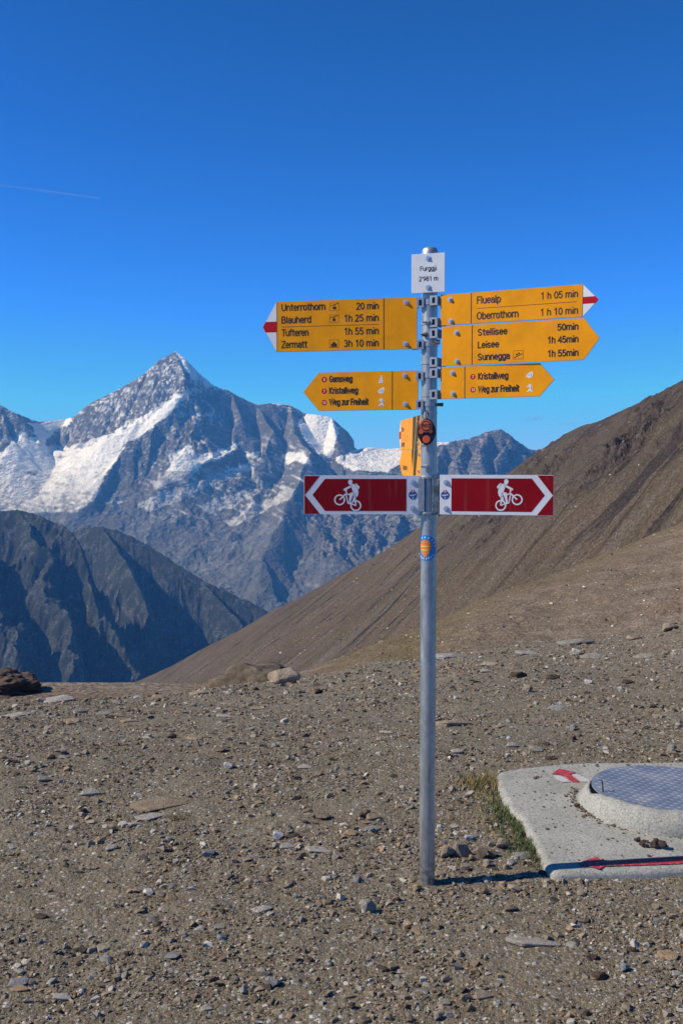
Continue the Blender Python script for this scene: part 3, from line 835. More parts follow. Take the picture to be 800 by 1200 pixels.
stone_px(680, 755, 46, (0.31, 0.28, 0.24), 'long pale ledge along the crest at right', 4, 0.6, wy=0.7)
stone_px(573, 780, 22, (0.36, 0.30, 0.22), 'yellowish flat stone on the right crest', 0, 0.7)
stone_px(700, 769, 34, (0.30, 0.27, 0.23), 'wide pale slab below the long crest ledge', 4, 0.5)
stone_px(675, 766, 14, WHT, 'bright stone beside the wide pale slab at right', 3)
stone_px(568, 790, 12, PALE, 'small pale stone below the yellowish flat stone', 1)
stone_px(655, 830, 24, (0.30, 0.29, 0.27), 'pale streak of rock flush with the right gravel', 4, 0.4)
stone_px(672, 855, 13, BLU, 'bluish stone in the right gravel behind the slab', 2)
stone_px(628, 1114, 60, (0.35, 0.31, 0.26), 'long whitish rock rib poking out of the right foreground', 4, 0.45, name='bedrock_patch', cat='bedrock', rz=-0.25, wy=0.5)
stone_px(598, 1069, 22, (0.26, 0.19, 0.125), 'brownish boss of rock flush with gravel before the slab', 2, 0.7)
stone_px(706, 1148, 24, (0.10, 0.07, 0.055), 'crumbly dark brown clod in the right foreground', 5, 0.7)
stone_px(732, 1138, 17, BLU, 'bluish grey stone right of the crumbly dark clod', 2)
stone_px(694, 1124, 16, DRK, 'dark brown stone above the crumbly clod', 3)
stone_px(782, 1124, 28, ORNG, 'ochre flat rock near the right edge of foreground', 0, 0.7)
stone_px(794, 1143, 16, PALE, 'pale stone at the right edge below the ochre rock', 1)
stone_px(565, 1170, 24, (0.33, 0.26, 0.20), 'pinkish tan stone at bottom right of the signpost', 1, 1.0)
stone_px(543, 1172, 16, TAN, 'tan stone left of the pinkish tan stone at bottom', 3)
stone_px(513, 1193, 17, (0.30, 0.26, 0.21), 'round tan stone at the bottom edge below the post', 2)
stone_px(527, 1192, 14, (0.30, 0.26, 0.22), 'tan stone at the bottom edge beside the round one', 5)
stone_px(520, 1176, 16, GREY, 'grey stone behind the two tan stones at bottom edge', 1)
stone_px(622, 1103, 11, PALE, 'small pale stone at the head of the whitish rock rib', 2)
stone_px(712, 990, 9, DRK, 'tiny dark stone on the front of the concrete slab', 2)
for q, (px_, py_, w_, c_, sh_, fl_, lab_) in enumerate([
    (531, 996, 17, TAN, 1, 1.1, 'tan stone behind the big leaning tan block'), (552, 1009, 12, ORNG, 2, 1.2, 'small orange stone between the two tan blocks'),
    (577, 1004, 14, BRN, 3, 1.2, 'brown stone right of the pyramid shaped rock'), (600, 1014, 14, PALE, 1, 1.0, 'pale stone in front of the pinkish grey flat rock'),
    (594, 1019, 11, TAN, 5, 1.1, 'small tan stone left of the pale stone by the slab'), (560, 1024, 12, GREY, 1, 1.0, 'small grey stone in rubble above the pole shadow'),
    (533, 1020, 10, PALE, 2, 1.0, 'tiny pale stone right of the yellowish stone'), (574, 992, 12, PALE, 3, 1.0, 'pale stone between pyramid rock and grass edge'),
    (520, 991, 13, GREY, 1, 1.0, 'grey stone right behind the post in the rubble'), (606, 1029, 12, GREY, 0, 0.9, 'grey stone at slab corner in the pole shadow'),
    (618, 1037, 14, TAN, 1, 0.8, 'tan stone in front of the slab front corner'), (640, 1040, 12, GREY, 2, 0.8, 'grey stone in front of the slab front edge'),
    (670, 1041, 10, ORNG, 3, 0.8, 'small orange stone along the slab front edge'), (548, 1000, 10, WHT, 2, 1.0, 'tiny whitish stone atop the rubble between blocks')]):
    stone_px(px_, py_, w_, c_, lab_, sh_, fl_)
for px_, py_, w_, c_, sh_, fl_, lab_ in [
    (20, 840, 30, PALE, 4, 0.5, 'broad pale plate near the left edge below the crest'), (78, 846, 26, TAN, 0, 0.5, 'tan plate between the crest slab and left edge'),
    (150, 845, 20, TAN, 4, 0.6, 'thin tan plate right of the orange brown sliver'), (205, 830, 22, BRN, 0, 0.6, 'brown flat stone below the propped crest slab'),
    (262, 838, 18, PALE, 4, 0.6, 'thin pale plate between boulder and propped slab'), (300, 830, 16, TAN, 1, 0.7, 'tan stone below and left of the boulder'),
    (372, 812, 14, DRK, 2, 0.8, 'dark stone right of the boulder on the crest'), (352, 812, 12, GREY, 3, 0.8, 'grey stone close by the right end of the boulder'),
    (452, 860, 18, PALE, 0, 0.6, 'pale flat stone left of the post in back gravel'), (470, 800, 16, TAN, 1, 0.7, 'tan stone just left of the post on the crest'),
    (400, 846, 20, BRN, 4, 0.8, 'brown plate in the back gravel right of centre'), (356, 900, 18, PALE, 4, 0.6, 'pale plate in the gravel above the long flat stone'),
    (585, 852, 18, TAN, 4, 0.6, 'thin tan plate right of the long tan slab'), (610, 795, 24, DRK, 5, 0.5, 'dark brown heap of clods on the right back gravel'),
    (650, 796, 22, DRK, 1, 0.5, 'dark flattened clod near the right crest'), (735, 800, 20, DRK, 2, 0.5, 'dark clod at far right of the back gravel'),
    (760, 770, 30, (0.33, 0.30, 0.25), 4, 0.5, 'pale plate near the right edge of the crest'), (705, 823, 16, BRN, 1, 0.7, 'brown stone in the right back gravel beyond slab'),
    (770, 840, 16, TAN, 0, 0.7, 'tan stone far right above the manhole'), (740, 860, 13, GREY, 3, 0.8, 'grey stone above the manhole cover'),
    (690, 800, 12, WHT, 3, 0.8, 'small whitish stone below the wide pale slab'), (745, 748, 22, TAN, 1, 0.7, 'tan rock on the crest at far right'), (785, 738, 26, (0.33, 0.27, 0.2), 2, 0.7, 'large tan rock where the crest meets the right edge')]:
    stone_px(px_, py_, w_, c_, lab_, sh_, fl_)
n_named = len(placed)

# ------- randomly lying stones, each an object
def where(x, y):
    px, py = px_of(x, y, 0.0)
    if y > 8.2: return 'along the crest at left' if px < 300 else ('along the crest behind the signpost' if px < 560 else 'along the crest at right')
    if px > 540 and 3.9 < y < 5.8: return 'beside the concrete slab'
    if y > 5.2: return 'in the back gravel at left' if px < 380 else 'in the back gravel at right'
    if y > 3.95: return 'in the middle gravel left of signpost' if px < 500 else 'in the rubble right of the signpost'
    return 'in the left foreground gravel' if px < 330 else ('in the centre foreground gravel' if px < 560 else 'in the right foreground gravel')
def far_enough(x, y, s):
    return all((x - a) ** 2 + (y - b) ** 2 > (0.55 * (s + c)) ** 2 for a, b, c in placed)
want = 296 - n_named
loose = []
tries = 0
while want > 0 and tries < 6000:
    tries += 1
    u = RNG.uniform(-0.35, 0.35); y = float(RNG.uniform(0, 1) ** 0.8 * 9.5 + 2.95); x = u * y
    if y > float(crest_R(np.array([u]))[0]) + 0.1: continue
    if in_slab([x], [y], 0.05)[0] or math.hypot(x - 0.335, y - 3.90) < 0.08: continue
    s = float(np.clip(RNG.lognormal(math.log(0.034), 0.38), 0.022, 0.12)) * (0.75 + y * 0.075)
    if not far_enough(x, y, s): continue
    k = int(RNG.choice(len(PALETTE), p=PW)); c, _, cn = PALETTE[k]
    c = tuple(q * RNG.uniform(0.85, 1.2) for q in c)
    b = int(RNG.integers(len(BIG))); fl = RNG.uniform(0.6, 1.05)
    shape = 'flat' if b in (0, 4, 6) else 'chunky'
    size = 'small' if s / y < 0.0085 else 'medium'
    loose.append((put_stone(x, y, s, BIG[b], c, 'stone', 'stone', tilt=0.3, flat=fl, wy=RNG.uniform(0.8, 1.1)), f'{size} {shape} {cn}', x, y))
    want -= 1

marks = [('large tan boulder', 331, 797), ('propped crest slab', 235, 813), ('bare tan bedrock patch', 183, 948), ('signpost foot', 500, 1036), ('slab left corner', 590, 905), ('slab front corner', 648, 1030),
         ('long whitish rock rib', 628, 1110), ('crumbly dark clod', 706, 1146), ('small white stone pile', 328, 986), ('dark bluish crest stone', 120, 834), ('rounded grey stone', 433, 1066), ('right crest slab', 620, 766),
         ('long tan slab', 532, 852), ('bottom bluish stone', 320, 1150), ('bottom left corner stones', 20, 1156), ('pale foreground stone', 306, 1068), ('pale shadowed stone at left', 103, 930), ('pinkish bottom stone', 565, 1166),
         ('dark rock outcrop', 20, 800), ('concrete slab back edge', 720, 892), ('ochre rock', 782, 1122), ('low tan stone at left', 225, 866), ('pale rock streak at right', 655, 830), ('light pointed stone', 242, 1000)]
used = {}
for o, look, x, y in loose:
    px, py = px_of(x, y, 0.0); px, py = float(px), float(py)
    nm, mx, my = min(marks, key=lambda q: (q[1] - px) ** 2 + (1.6 * (q[2] - py)) ** 2)
    dx, dy = px - mx, (py - my) * 1.6; d = math.hypot(dx, dy)
    side = ('right of' if dx > 0 else 'left of') if abs(dx) > 2 * abs(dy) else (('in front of' if dy > 0 else 'behind') if abs(dy) > 2 * abs(dx) else (('in front and ' if dy > 0 else 'behind and ') + ('right of' if dx > 0 else 'left of')))
    lab = f"{look} stone {'just ' if d < 28 else ('well ' if d > 75 else '')}{side} {nm}"
    used.setdefault(lab, []).append((px, o))
for lab, os_ in used.items():
    os_.sort(key=lambda q: q[0])
    for k, (_, o) in enumerate(os_):
        o['label'] = lab if len(os_) == 1 else (('left' if k == 0 else 'right') + 'most ' + lab if len(os_) == 2 or k in (0, len(os_) - 1) else ('middle ' if k == 1 else 'inner ') + lab)
        o['group'] = 'stones lying on the gravel'

# ------- pebbles and gravel: past counting
src = bpy.data.collections.new('pebble_shapes')
for q, sm in enumerate(SMALL):
    src.objects.link(bpy.data.objects.new('pebble_%d' % q, sm))
ng = bpy.data.node_groups.new('scatter', 'GeometryNodeTree')
ng.interface.new_socket('Geometry', in_out='INPUT', socket_type='NodeSocketGeometry')
ng.interface.new_socket('Geometry', in_out='OUTPUT', socket_type='NodeSocketGeometry')
nn = ng.nodes; gi = nn.new('NodeGroupInput'); go = nn.new('NodeGroupOutput')
ci = nn.new('GeometryNodeCollectionInfo'); ci.inputs['Collection'].default_value = src
ci.inputs['Separate Children'].default_value = True; ci.inputs['Reset Children'].default_value = True
ip = nn.new('GeometryNodeInstanceOnPoints'); ip.inputs['Pick Instance'].default_value = True
def _na(nm, ty):
    a = nn.new('GeometryNodeInputNamedAttribute'); a.data_type = ty; a.inputs['Name'].default_value = nm
    return a.outputs['Attribute']
e2r = nn.new('FunctionNodeEulerToRotation')
ng.links.new(_na('rot', 'FLOAT_VECTOR'), e2r.inputs[0])
ng.links.new(gi.outputs[0], ip.inputs['Points']); ng.links.new(ci.outputs[0], ip.inputs['Instance'])
ng.links.new(_na('pick', 'INT'), ip.inputs['Instance Index'])
ng.links.new(e2r.outputs[0], ip.inputs['Rotation']); ng.links.new(_na('size', 'FLOAT'), ip.inputs['Scale'])
ng.links.new(ip.outputs[0], go.inputs[0])
def scatter(name, X, Y, Z, s, label, tilt=0.22, gain=1.0, pw=None, pal=None):
    m = len(X)
    idx = RNG.integers(0, len(SMALL), m)
    rot = np.stack([RNG.normal(0, tilt, m), RNG.normal(0, tilt, m), RNG.uniform(0, 6.283, m)], -1)
    k = RNG.choice(len(PALETTE), size=m, p=PW)
    col = np.array([p_[0] for p_ in PALETTE])[k] * RNG.uniform(0.75, 1.25, (m, 1)) * gain
    tint = np.concatenate([col, np.ones((m, 1))], 1)
    me = bpy.data.meshes.new(name)
    me.vertices.add(m); me.vertices.foreach_set('co', np.stack([X, Y, Z], -1).astype(np.float32).ravel())
    def at(nm, ty, field, arr):
        a = me.attributes.new(nm, ty, 'POINT'); a.data.foreach_set(field, arr.ravel())
    at('size', 'FLOAT', 'value', s.astype(np.float32)); at('rot', 'FLOAT_VECTOR', 'vector', rot.astype(np.float32))
    at('pick', 'INT', 'value', idx.astype(np.int32)); at('tint', 'FLOAT_COLOR', 'color', tint.astype(np.float32))
    me.update()
    o = link(name, me)
    tag(o, label, name, kind='stuff')
    md = o.modifiers.new('scatter', 'NODES'); md.node_group = ng
    me.materials.append(M_si)
def gravel():
    n = 215000
    U = RNG.uniform(-0.64, 0.64, n * 2)
    # more points where a pixel covers less ground
    Y = 2.75 * (15.5 / 2.75) ** RNG.uniform(0, 1, n * 2)
    X = U * Y
    keep = (Y < crest_R(U) + 0.25) & ~in_slab(X, Y, 0.0) & (np.hypot(X - 0.335, Y - 3.88) > 0.055)
    # patchy cover
    d = fbm(X / 0.7, Y / 0.5, 5, 601, 0.6) + 0.5 * fbm(X / 0.16, Y / 0.13, 3, 607)
    keep &= RNG.uniform(0, 1, n * 2) < np.clip(0.52 + 1.9 * d, 0.06, 1)
    X, Y = X[keep][:n], Y[keep][:n]
    m = len(X)
    s = np.exp(RNG.normal(math.log(0.0078), 0.70, m)); s = np.clip(s, 0.0035, 0.055)
    s *= np.clip(0.55 + Y * 0.115, 0.8, 1.7)
    scatter('gravel', X, Y, ground_z(X, Y) + s * 0.06, s, 'loose brown and grey gravel covering the ground')
    # rubble on the slope beyond the crest
    n = 20000
    U = RNG.uniform(-0.36, 0.37, n); Y = 18 * (190 / 18) ** RNG.uniform(0, 1, n); X = U * Y
    d = fbm(X / 9, Y / 9, 4, 611)
    k = (RNG.uniform(0, 1, n) < np.clip(0.5 + 1.6 * d, 0.05, 1)) & (400 + F * U > 330)
    X, Y, U = X[k], Y[k], U[k]
    s = np.clip(np.exp(RNG.normal(math.log(0.0021), 0.5, len(X))), 0.0008, 0.008) * Y
    scatter('rubble', X, Y, z_near_slope(X, Y, U) + s * 0.05, s, 'scattered rubble on the nearer scree slope', gain=1.25)
    n = 14000
    U = RNG.uniform(-0.2, 0.36, n); Y = RNG.uniform(550, 1600, n); X = U * Y
    d = fbm(X / 90, Y / 30, 4, 621)
    k = (RNG.uniform(0, 1, n) < np.clip(0.3 + 1.8 * d, 0.02, 1)) & (Y < hill1_R(U) * 0.98)
    X, Y, U = X[k], Y[k], U[k]
    s = np.clip(np.exp(RNG.normal(math.log(0.0016), 0.5, len(X))), 0.0006, 0.006) * Y
    scatter('boulder_field', X, Y, z_hillside(X, Y, U) + s * 0.05, s, 'distant scattered rocks on the big brown hillside', gain=1.1)
gravel()

# ------- grass and moss
def grass():
    V = []; Fc = []; T = []
    spots = [(566, 920, 0.15, 1100, (0.13, 0.115, 0.045), 0.055), (575, 935, 0.09, 260, (0.11, 0.105, 0.04), 0.04), (592, 950, 0.12, 700, (0.055, 0.075, 0.025), 0.04), (604, 966, 0.12, 800, (0.05, 0.07, 0.022), 0.045),
             (610, 982, 0.10, 700, (0.05, 0.07, 0.025), 0.04), (620, 998, 0.11, 800, (0.045, 0.065, 0.02), 0.045), (626, 1010, 0.08, 260, (0.06, 0.065, 0.03), 0.035),
             (560, 960, 0.12, 160, (0.17, 0.12, 0.05), 0.02), (582, 975, 0.10, 160, (0.07, 0.08, 0.03), 0.022), (204, 959, 0.07, 160, (0.12, 0.10, 0.04), 0.025), (141, 957, 0.07, 110, (0.09, 0.10, 0.03), 0.018), (345, 917, 0.06, 70, (0.08, 0.09, 0.03), 0.015),
             (660, 880, 0.16, 160, (0.08, 0.085, 0.035), 0.02), (640, 872, 0.12, 90, (0.08, 0.085, 0.035), 0.02), (730, 889, 0.25, 260, (0.08, 0.08, 0.035), 0.018), (790, 889, 0.2, 160, (0.08, 0.08, 0.03), 0.018), (600, 889, 0.10, 90, (0.10, 0.09, 0.04), 0.02), (408, 933, 0.08, 70, (0.09, 0.09, 0.03), 0.015), (525, 968, 0.10, 100, (0.07, 0.08, 0.03), 0.018)]
    for px, py, rad, n, col, h in spots:
        u, v = uv(px, py); Y = np.linspace(2.6, 15, 2500); g = ground_smooth(u * Y, Y)
        i = int(np.argmax(EYE + v * Y < g)); cy = float(Y[i]); cx = u * cy
        for k in range(n):
            a = random.uniform(0, 6.283); r = rad * math.sqrt(random.random()) * random.choice((0.5, 0.8, 1.0, 1.0))
            x, y = cx + r * math.cos(a), cy + r * math.sin(a) * 1.1
            if in_slab([x], [y], -0.015)[0] or noise(np.array([x / 0.045]), np.array([y / 0.045]), 3)[0] < -0.08: continue
            z = float(ground_z(np.array([x]), np.array([y]))[0]) - 0.003
            hh = h * random.uniform(0.35, 1.1); w = random.uniform(0.0010, 0.0022)
            d = random.uniform(0, 6.283); lx, ly = math.cos(d), math.sin(d)
            bx, by = random.gauss(0, 0.45) * hh, random.gauss(0, 0.45) * hh
            b = len(V)
            V += [(x - lx * w, y - ly * w, z), (x + lx * w, y + ly * w, z), (x + lx * w * 0.8 + bx * 0.35, y + ly * w * 0.8 + by * 0.35, z + hh * 0.6), (x - lx * w * 0.8 + bx * 0.35, y - ly * w * 0.8 + by * 0.35, z + hh * 0.6), (x + bx, y + by, z + hh)]
            Fc += [(b, b + 1, b + 2), (b, b + 2, b + 3), (b + 3, b + 2, b + 4)]
            q = random.uniform(1.0, 2.2); dry = random.random() < 0.35
            cc = (col[0] * q * (1.8 if dry else 1), col[1] * q * (1.35 if dry else 1), col[2] * q, 1)
            T += [cc] * 5
    def b(nt, p):
        L(nt, attr(nt, 'tint').outputs['Color'], p.inputs['Base Color'])
        p.inputs['Roughness'].default_value = 0.7
    o = from_arrays('grass', np.array(V), np.array(Fc), mat('alpine_grass', b), None, False, {'tint': np.array(T)})
    tag(o, 'sparse short green and yellow grass growing by the concrete slab', 'grass', kind='stuff')
grass()

# ================================================================== CONCRETE SLAB + MANHOLE
def m_concrete(nt, p):
    p.inputs['Roughness'].default_value = 0.9
    v = coords(nt)
    n = noise_n(nt, v, 5, 6, 0.6); f = noise_n(nt, v, 120, 5, 0.75)
    c = ramp(nt, n, [(0.3, (0.29, 0.285, 0.24)), (0.7, (0.40, 0.39, 0.335))])
    c = mix(nt, ramp(nt, noise_n(nt, v, 2.2, 7, 0.7), [(0.52, 0.0), (0.66, 0.5)]), c, (0.20, 0.175, 0.13))
    c = mix(nt, 0.8, c, ramp(nt, f, [(0.36, 0.4), (0.5, 1.0), (0.64, 1.4)]), 'MULTIPLY')
    vo = N(nt, 'ShaderNodeTexVoronoi', Scale=55, feature='F1'); L(nt, v, vo.inputs['Vector'])
    sep = nt.nodes.new('ShaderNodeSeparateColor'); L(nt, vo.outputs['Color'], sep.inputs[0])
    pit = math_n(nt, 'MULTIPLY', ramp(nt, vo.outputs['Distance'], [(0.14, 1.0), (0.24, 0.0)]), math_n(nt, 'GREATER_THAN', sep.outputs[0], 0.72))
    c = mix(nt, math_n(nt, 'MULTIPLY', pit, 0.75), c, (0.14, 0.115, 0.09))
    L(nt, c, p.inputs['Base Color'])
    h = math_n(nt, 'SUBTRACT', f, pit)
    bump(nt, p, h, 0.55, 0.004)
M_con = mat('rough_concrete', m_concrete)
slab_root = empty('concrete_slab', (1.55, 4.8, 0))
tag(slab_root, 'pale concrete slab with curved left edge and red and white paint marks', 'concrete slab')
def slab():
    # resample outline, slight wobble, then rings inwards with rounded shoulder
    P = np.stack([SLX, SLY], -1); n = len(P); out = []
    for i in range(n):
        a, b = P[i], P[(i + 1) % n]; k = max(1, int(np.hypot(*(b - a)) / 0.02))
        for j in range(k): out.append(a + (b - a) * j / k)
    O = np.array(out); m = len(O)
    for _ in range(3): O = 0.5 * O + 0.25 * (np.roll(O, 1, 0) + np.roll(O, -1, 0))
    nx = np.roll(O, -1, 0) - np.roll(O, 1, 0); nx = np.stack([-nx[:, 1], nx[:, 0]], -1); nx /= np.linalg.norm(nx, axis=1)[:, None]
    c = np.array([1.55, 4.8]); sgn = np.sign(((c - O) * nx).sum(1))[:, None]; nx = nx * (1 if np.sum(sgn) > 0 else -1)
    w = 0.007 * fbm(np.arange(m) * 0.13, np.zeros(m), 4, 71)
    O = O + nx * w[:, None]
    rings = []
    for ins, z in ((0.0, -0.06), (0.0, 0.010), (0.005, 0.019), (0.014, 0.026), (0.030, SLAB_Z)):
        Q = O + nx * ins
        zz = z + (0.004 * fbm(Q[:, 0] / 0.06, Q[:, 1] / 0.06, 3, 73) if z > 0 else 0)
        rings.append(np.column_stack([Q, np.full(m, 1.0) * zz]))
    V = np.concatenate(rings); nr = len(rings)
    V[:, 0] -= 1.55; V[:, 1] -= 4.8
    V[(nr - 1) * m:, 2] = SLAB_Z
    bm = bmesh.new()
    vs = [bm.verts.new(v) for v in V]
    for r_ in range(nr - 1):
        for k in range(m):
            f = bm.faces.new((vs[r_ * m + k], vs[r_ * m + (k + 1) % m], vs[(r_ + 1) * m + (k + 1) % m], vs[(r_ + 1) * m + k])); f.smooth = True
    top = bm.faces.new(vs[(nr - 1) * m:])
    bmesh.ops.recalc_face_normals(bm, faces=bm.faces)
    bmesh.ops.triangulate(bm, faces=[top])
    me = bpy.data.meshes.new('slab_body'); bm.to_mesh(me); bm.free()
    link('slab_body', me, M_con, slab_root)
slab()
def m_paint(col):
    def b(nt, p):
        v = coords(nt); p.inputs['Roughness'].default_value = 0.6
        n = noise_n(nt, v, 70, 6, 0.7)
        c = mix(nt, ramp(nt, n, [(0.36, 0.85), (0.46, 0.0)]), col, (0.34, 0.31, 0.27))
        L(nt, c, p.inputs['Base Color'])
    return mat('slab_paint', b)
M_rp = m_paint((0.42, 0.025, 0.03)); M_wp = m_paint((0.52, 0.50, 0.46))
def paint(name, pts, m, lift=0.0045, th=0.0012):
    bm = bmesh.new()
    w = [on_z(a, b, SLAB_Z + lift) for a, b in pts]
    top = [bm.verts.new((q.x - 1.55, q.y - 4.8, SLAB_Z + lift)) for q in w]
    bot = [bm.verts.new((q.x - 1.55, q.y - 4.8, SLAB_Z + lift - th)) for q in w]
    bm.faces.new(top); n = len(top)
    for i in range(n): bm.faces.new((top[i], bot[i], bot[(i + 1) % n], top[(i + 1) % n]))
    bmesh.ops.triangulate(bm, faces=list(bm.faces))
    return obj_bm(name, bm, m, slab_root)
paint('red_arrow', [(646, 906.8), (651, 903), (655, 900.8), (661, 901.8), (674, 905), (667.5, 907.3), (672, 911), (679, 916), (670, 916), (665, 912.5), (661, 909.2), (654, 907.2)], M_rp)
paint('white_mark', [(648.5, 908.6), (653, 908.4), (658.5, 910), (662.5, 912.6), (667.5, 916.2), (659, 916.2), (652, 913.5)], M_wp)
paint('white_mark', [(669.5, 907), (674, 907), (681, 909), (691, 914.5), (686, 916), (680.5, 915.5)], M_wp)
paint('red_arrow', [(677, 1011.5), (688, 1007), (699, 1003.8), (703, 1007), (714, 1008.6), (740, 1007.3), (770, 1005.3), (830, 1001.5), (830, 1010.5), (770, 1013), (708, 1015), (702, 1018), (688, 1015)], M_rp)
#paint('red_arrow', [(768, 893.8), (800, 892.6), (830, 893), (830, 895.8), (800, 895.4), (775, 895.0)], M_rp)

man = empty('manhole', (PLATE_C[0], PLATE_C[1], SLAB_Z))
tag(man, 'round manhole with blue grey steel tread plate in a raised concrete collar', 'manhole')
def collar():
    m = 160; a = np.linspace(0, 2 * math.pi, m, endpoint=False)
    prof = [(0.412, -0.01), (0.408, 0.02), (0.402, 0.055), (0.396, 0.078), (0.384, 0.090), (0.366, 0.094), (0.352, 0.090), (0.344, 0.086), (0.343, 0.03), (0.30, 0.02), (0.02, 0.02)]
    V = []
    for k, (r, z) in enumerate(prof):
        broken = fbm(np.cos(a) * 3 + 5, np.sin(a) * 3, 5, 81, 0.6)
        rr = r + 0.010 * broken * (1 if 0 < k < 6 else 0) + 0.005 * fbm(np.cos(a) * 14, np.sin(a) * 14 + z * 60, 3, 83) * (k < 7)
        back = sstep(-0.45, 0.05, np.sin(a))
        rr = rr - 0.022 * back * (1 if 1 <= k <= 5 else 0)
        rr = rr + 0.035 * sstep(-0.1, -0.9, np.sin(a)) * (1 if k < 3 else (0.4 if k == 3 else 0))
        zz = z + (0.010 * fbm(np.cos(a) * 6, np.sin(a) * 6, 4, 84, 0.6) if 3 <= k <= 6 else 0) - (0.040 * back * (1 if 2 <= k <= 7 else 0)) * min(1, z / 0.09)
        V.append(np.column_stack([rr * np.cos(a), rr * np.sin(a), np.full(m, 1.0) * zz]))
    V = np.concatenate(V); nr = len(prof)
    i = np.arange(nr * m).reshape(nr, m); j = np.roll(i, -1, 1)
    o = from_arrays('collar', V, np.stack([i[:-1], j[:-1], j[1:], i[1:]], -1).reshape(-1, 4), M_con, man, True)
collar()
def m_plate(nt, p):
    v = coords(nt); p.inputs['Metallic'].default_value = 0.4
    n = noise_n(nt, v, 9, 6, 0.65)
    L(nt, ramp(nt, n, [(0.35, (0.19, 0.215, 0.25)), (0.55, (0.28, 0.30, 0.33)), (0.7, (0.38, 0.385, 0.38))]), p.inputs['Base Color'])
    L(nt, ramp(nt, n, [(0.3, 0.35), (0.7, 0.6)]), p.inputs['Roughness'])
M_pl = mat('tread_plate_steel', m_plate)
PZ = 0.080
bm = bmesh.new(); bm_cyl(bm, (0, 0, PZ - 0.008), (0, 0, PZ), 0.340, 96)
obj_bm('cover_plate', bm, M_pl, man)
bm = bmesh.new()
pitch = 0.026
for i in range(-13, 14):
    for j in range(-13, 14):
        x, y = i * pitch, j * pitch
        if math.hypot(x, y) > 0.325: continue
        ang = (math.pi / 4 if (i + j) % 2 else -math.pi / 4) + 0.1
        ca, sa = math.cos(ang), math.sin(ang)
        base = [(-0.0125, 0), (-0.004, -0.0036), (0.004, -0.0036), (0.0125, 0), (0.004, 0.0036), (-0.004, 0.0036)]
        lo = [bm.verts.new((x + a * ca - b * sa, y + a * sa + b * ca, PZ - 0.0005)) for a, b in base]
        hi = [bm.verts.new((x + a * 0.75 * ca - b * 0.5 * sa, y + a * 0.75 * sa + b * 0.5 * ca, PZ + 0.0012)) for a, b in base]
        bm.faces.new(hi)
        for k in range(6): bm.faces.new((lo[k], lo[(k + 1) % 6], hi[(k + 1) % 6], hi[k]))
tr = obj_bm('tread', bm, M_pl, man); tr['kind'] = 'stuff'
def tube(name, pts, r, m, parent, seg=10):
    cu = bpy.data.curves.new(name, 'CURVE'); cu.dimensions = '3D'; cu.bevel_depth = r; cu.bevel_resolution = 3; cu.use_fill_caps = True
    sp = cu.splines.new('POLY'); sp.points.add(len(pts) - 1)
    for q, co in zip(sp.points, pts): q.co = (*co, 1)
    tmp = bpy.data.objects.new('tmp', cu); COL.objects.link(tmp)
    me = bpy.data.meshes.new_from_object(tmp.evaluated_get(bpy.context.evaluated_depsgraph_get()))
    bpy.data.objects.remove(tmp); bpy.data.curves.remove(cu)
    me.name = name
    for f in me.polygons: f.use_smooth = True
    return link(name, me, m, parent)
M_dk = plain('dark_steel', (0.07, 0.07, 0.075), 0.5, 0.6, 0.2, 60)
hp = on_z(706, 928, SLAB_Z + PZ)
hx, hy = hp.x - PLATE_C[0], hp.y - PLATE_C[1]
tube('lift_handle', [(hx, hy, PZ - 0.002), (hx - 0.002, hy, PZ + 0.03), (hx - 0.004, hy, PZ + 0.046), (hx - 0.008, hy + 0.004, PZ + 0.053), (hx - 0.012, hy + 0.012, PZ + 0.052)], 0.0035, M_dk, man)

# dark droppings / clods and dirt crumbs on the slab
def clod(px, py, r, label):
    o = empty('soil_clod', on_z(px, py, SLAB_Z))
    tag(o, label, 'clod')
    rg = random.Random(px)
    bm = bmesh.new()
    for k in range(7):
        s = r * rg.uniform(0.4, 0.6)
        M = Matrix.Translation((rg.uniform(-1, 1) * r, rg.uniform(-0.7, 0.7) * r, s * 0.6 + (rg.random() * r * 0.5))) @ Matrix.Diagonal((s, s, s * 0.85, 1))
        bmesh.ops.create_icosphere(bm, subdivisions=2, radius=1, matrix=M)
    for v in bm.verts: v.co *= 1 + 0.10 * rg.uniform(-1, 1)
    obj_bm('crumbs', bm, M_cl, o)
M_cl = plain('dark_soil', (0.055, 0.032, 0.026), 0.95, 0, 0.4, 150)
clod(771, 993, 0.030, 'largest lumpy dark brown clod on the slab front right')
clod(752, 992, 0.018, 'small dark brown clod left of the largest clod')
clod(746, 986, 0.012, 'small round dark pellet on the slab below the collar')
clod(756, 987, 0.011, 'second small round pellet beside the collar')
clod(675, 946, 0.013, 'brown crumb heap at the left foot of the collar')
bm = bmesh.new()
rg = random.Random(3)
for k in range(1100):
    if rg.random() < 0.45:
        a = rg.uniform(2.6, 5.0); rr = 0.415 + abs(rg.gauss(0, 0.02)); x, y = PLATE_C[0] + rr * math.cos(a), PLATE_C[1] + rr * math.sin(a)
    else:
        x, y = rg.uniform(0.75, 2.1), rg.uniform(3.98, 5.5)
    if not in_slab([x], [y], -0.03)[0] or math.hypot(x - PLATE_C[0], y - PLATE_C[1]) < 0.413: continue
    s = min(0.010, rg.lognormvariate(math.log(0.0026), 0.6))
    bmesh.ops.create_icosphere(bm, subdivisions=1, radius=s, matrix=Matrix.Translation((x, y, SLAB_Z + s * 0.6)) @ Matrix.Diagonal((1.2, 1, 0.7, 1)))
o = obj_bm('dirt_crumbs', bm, plain('dirt', (0.13, 0.09, 0.065), 0.95, 0, 0.4, 120))
tag(o, 'small brown dirt crumbs strewn on the concrete slab', 'dirt', kind='stuff')

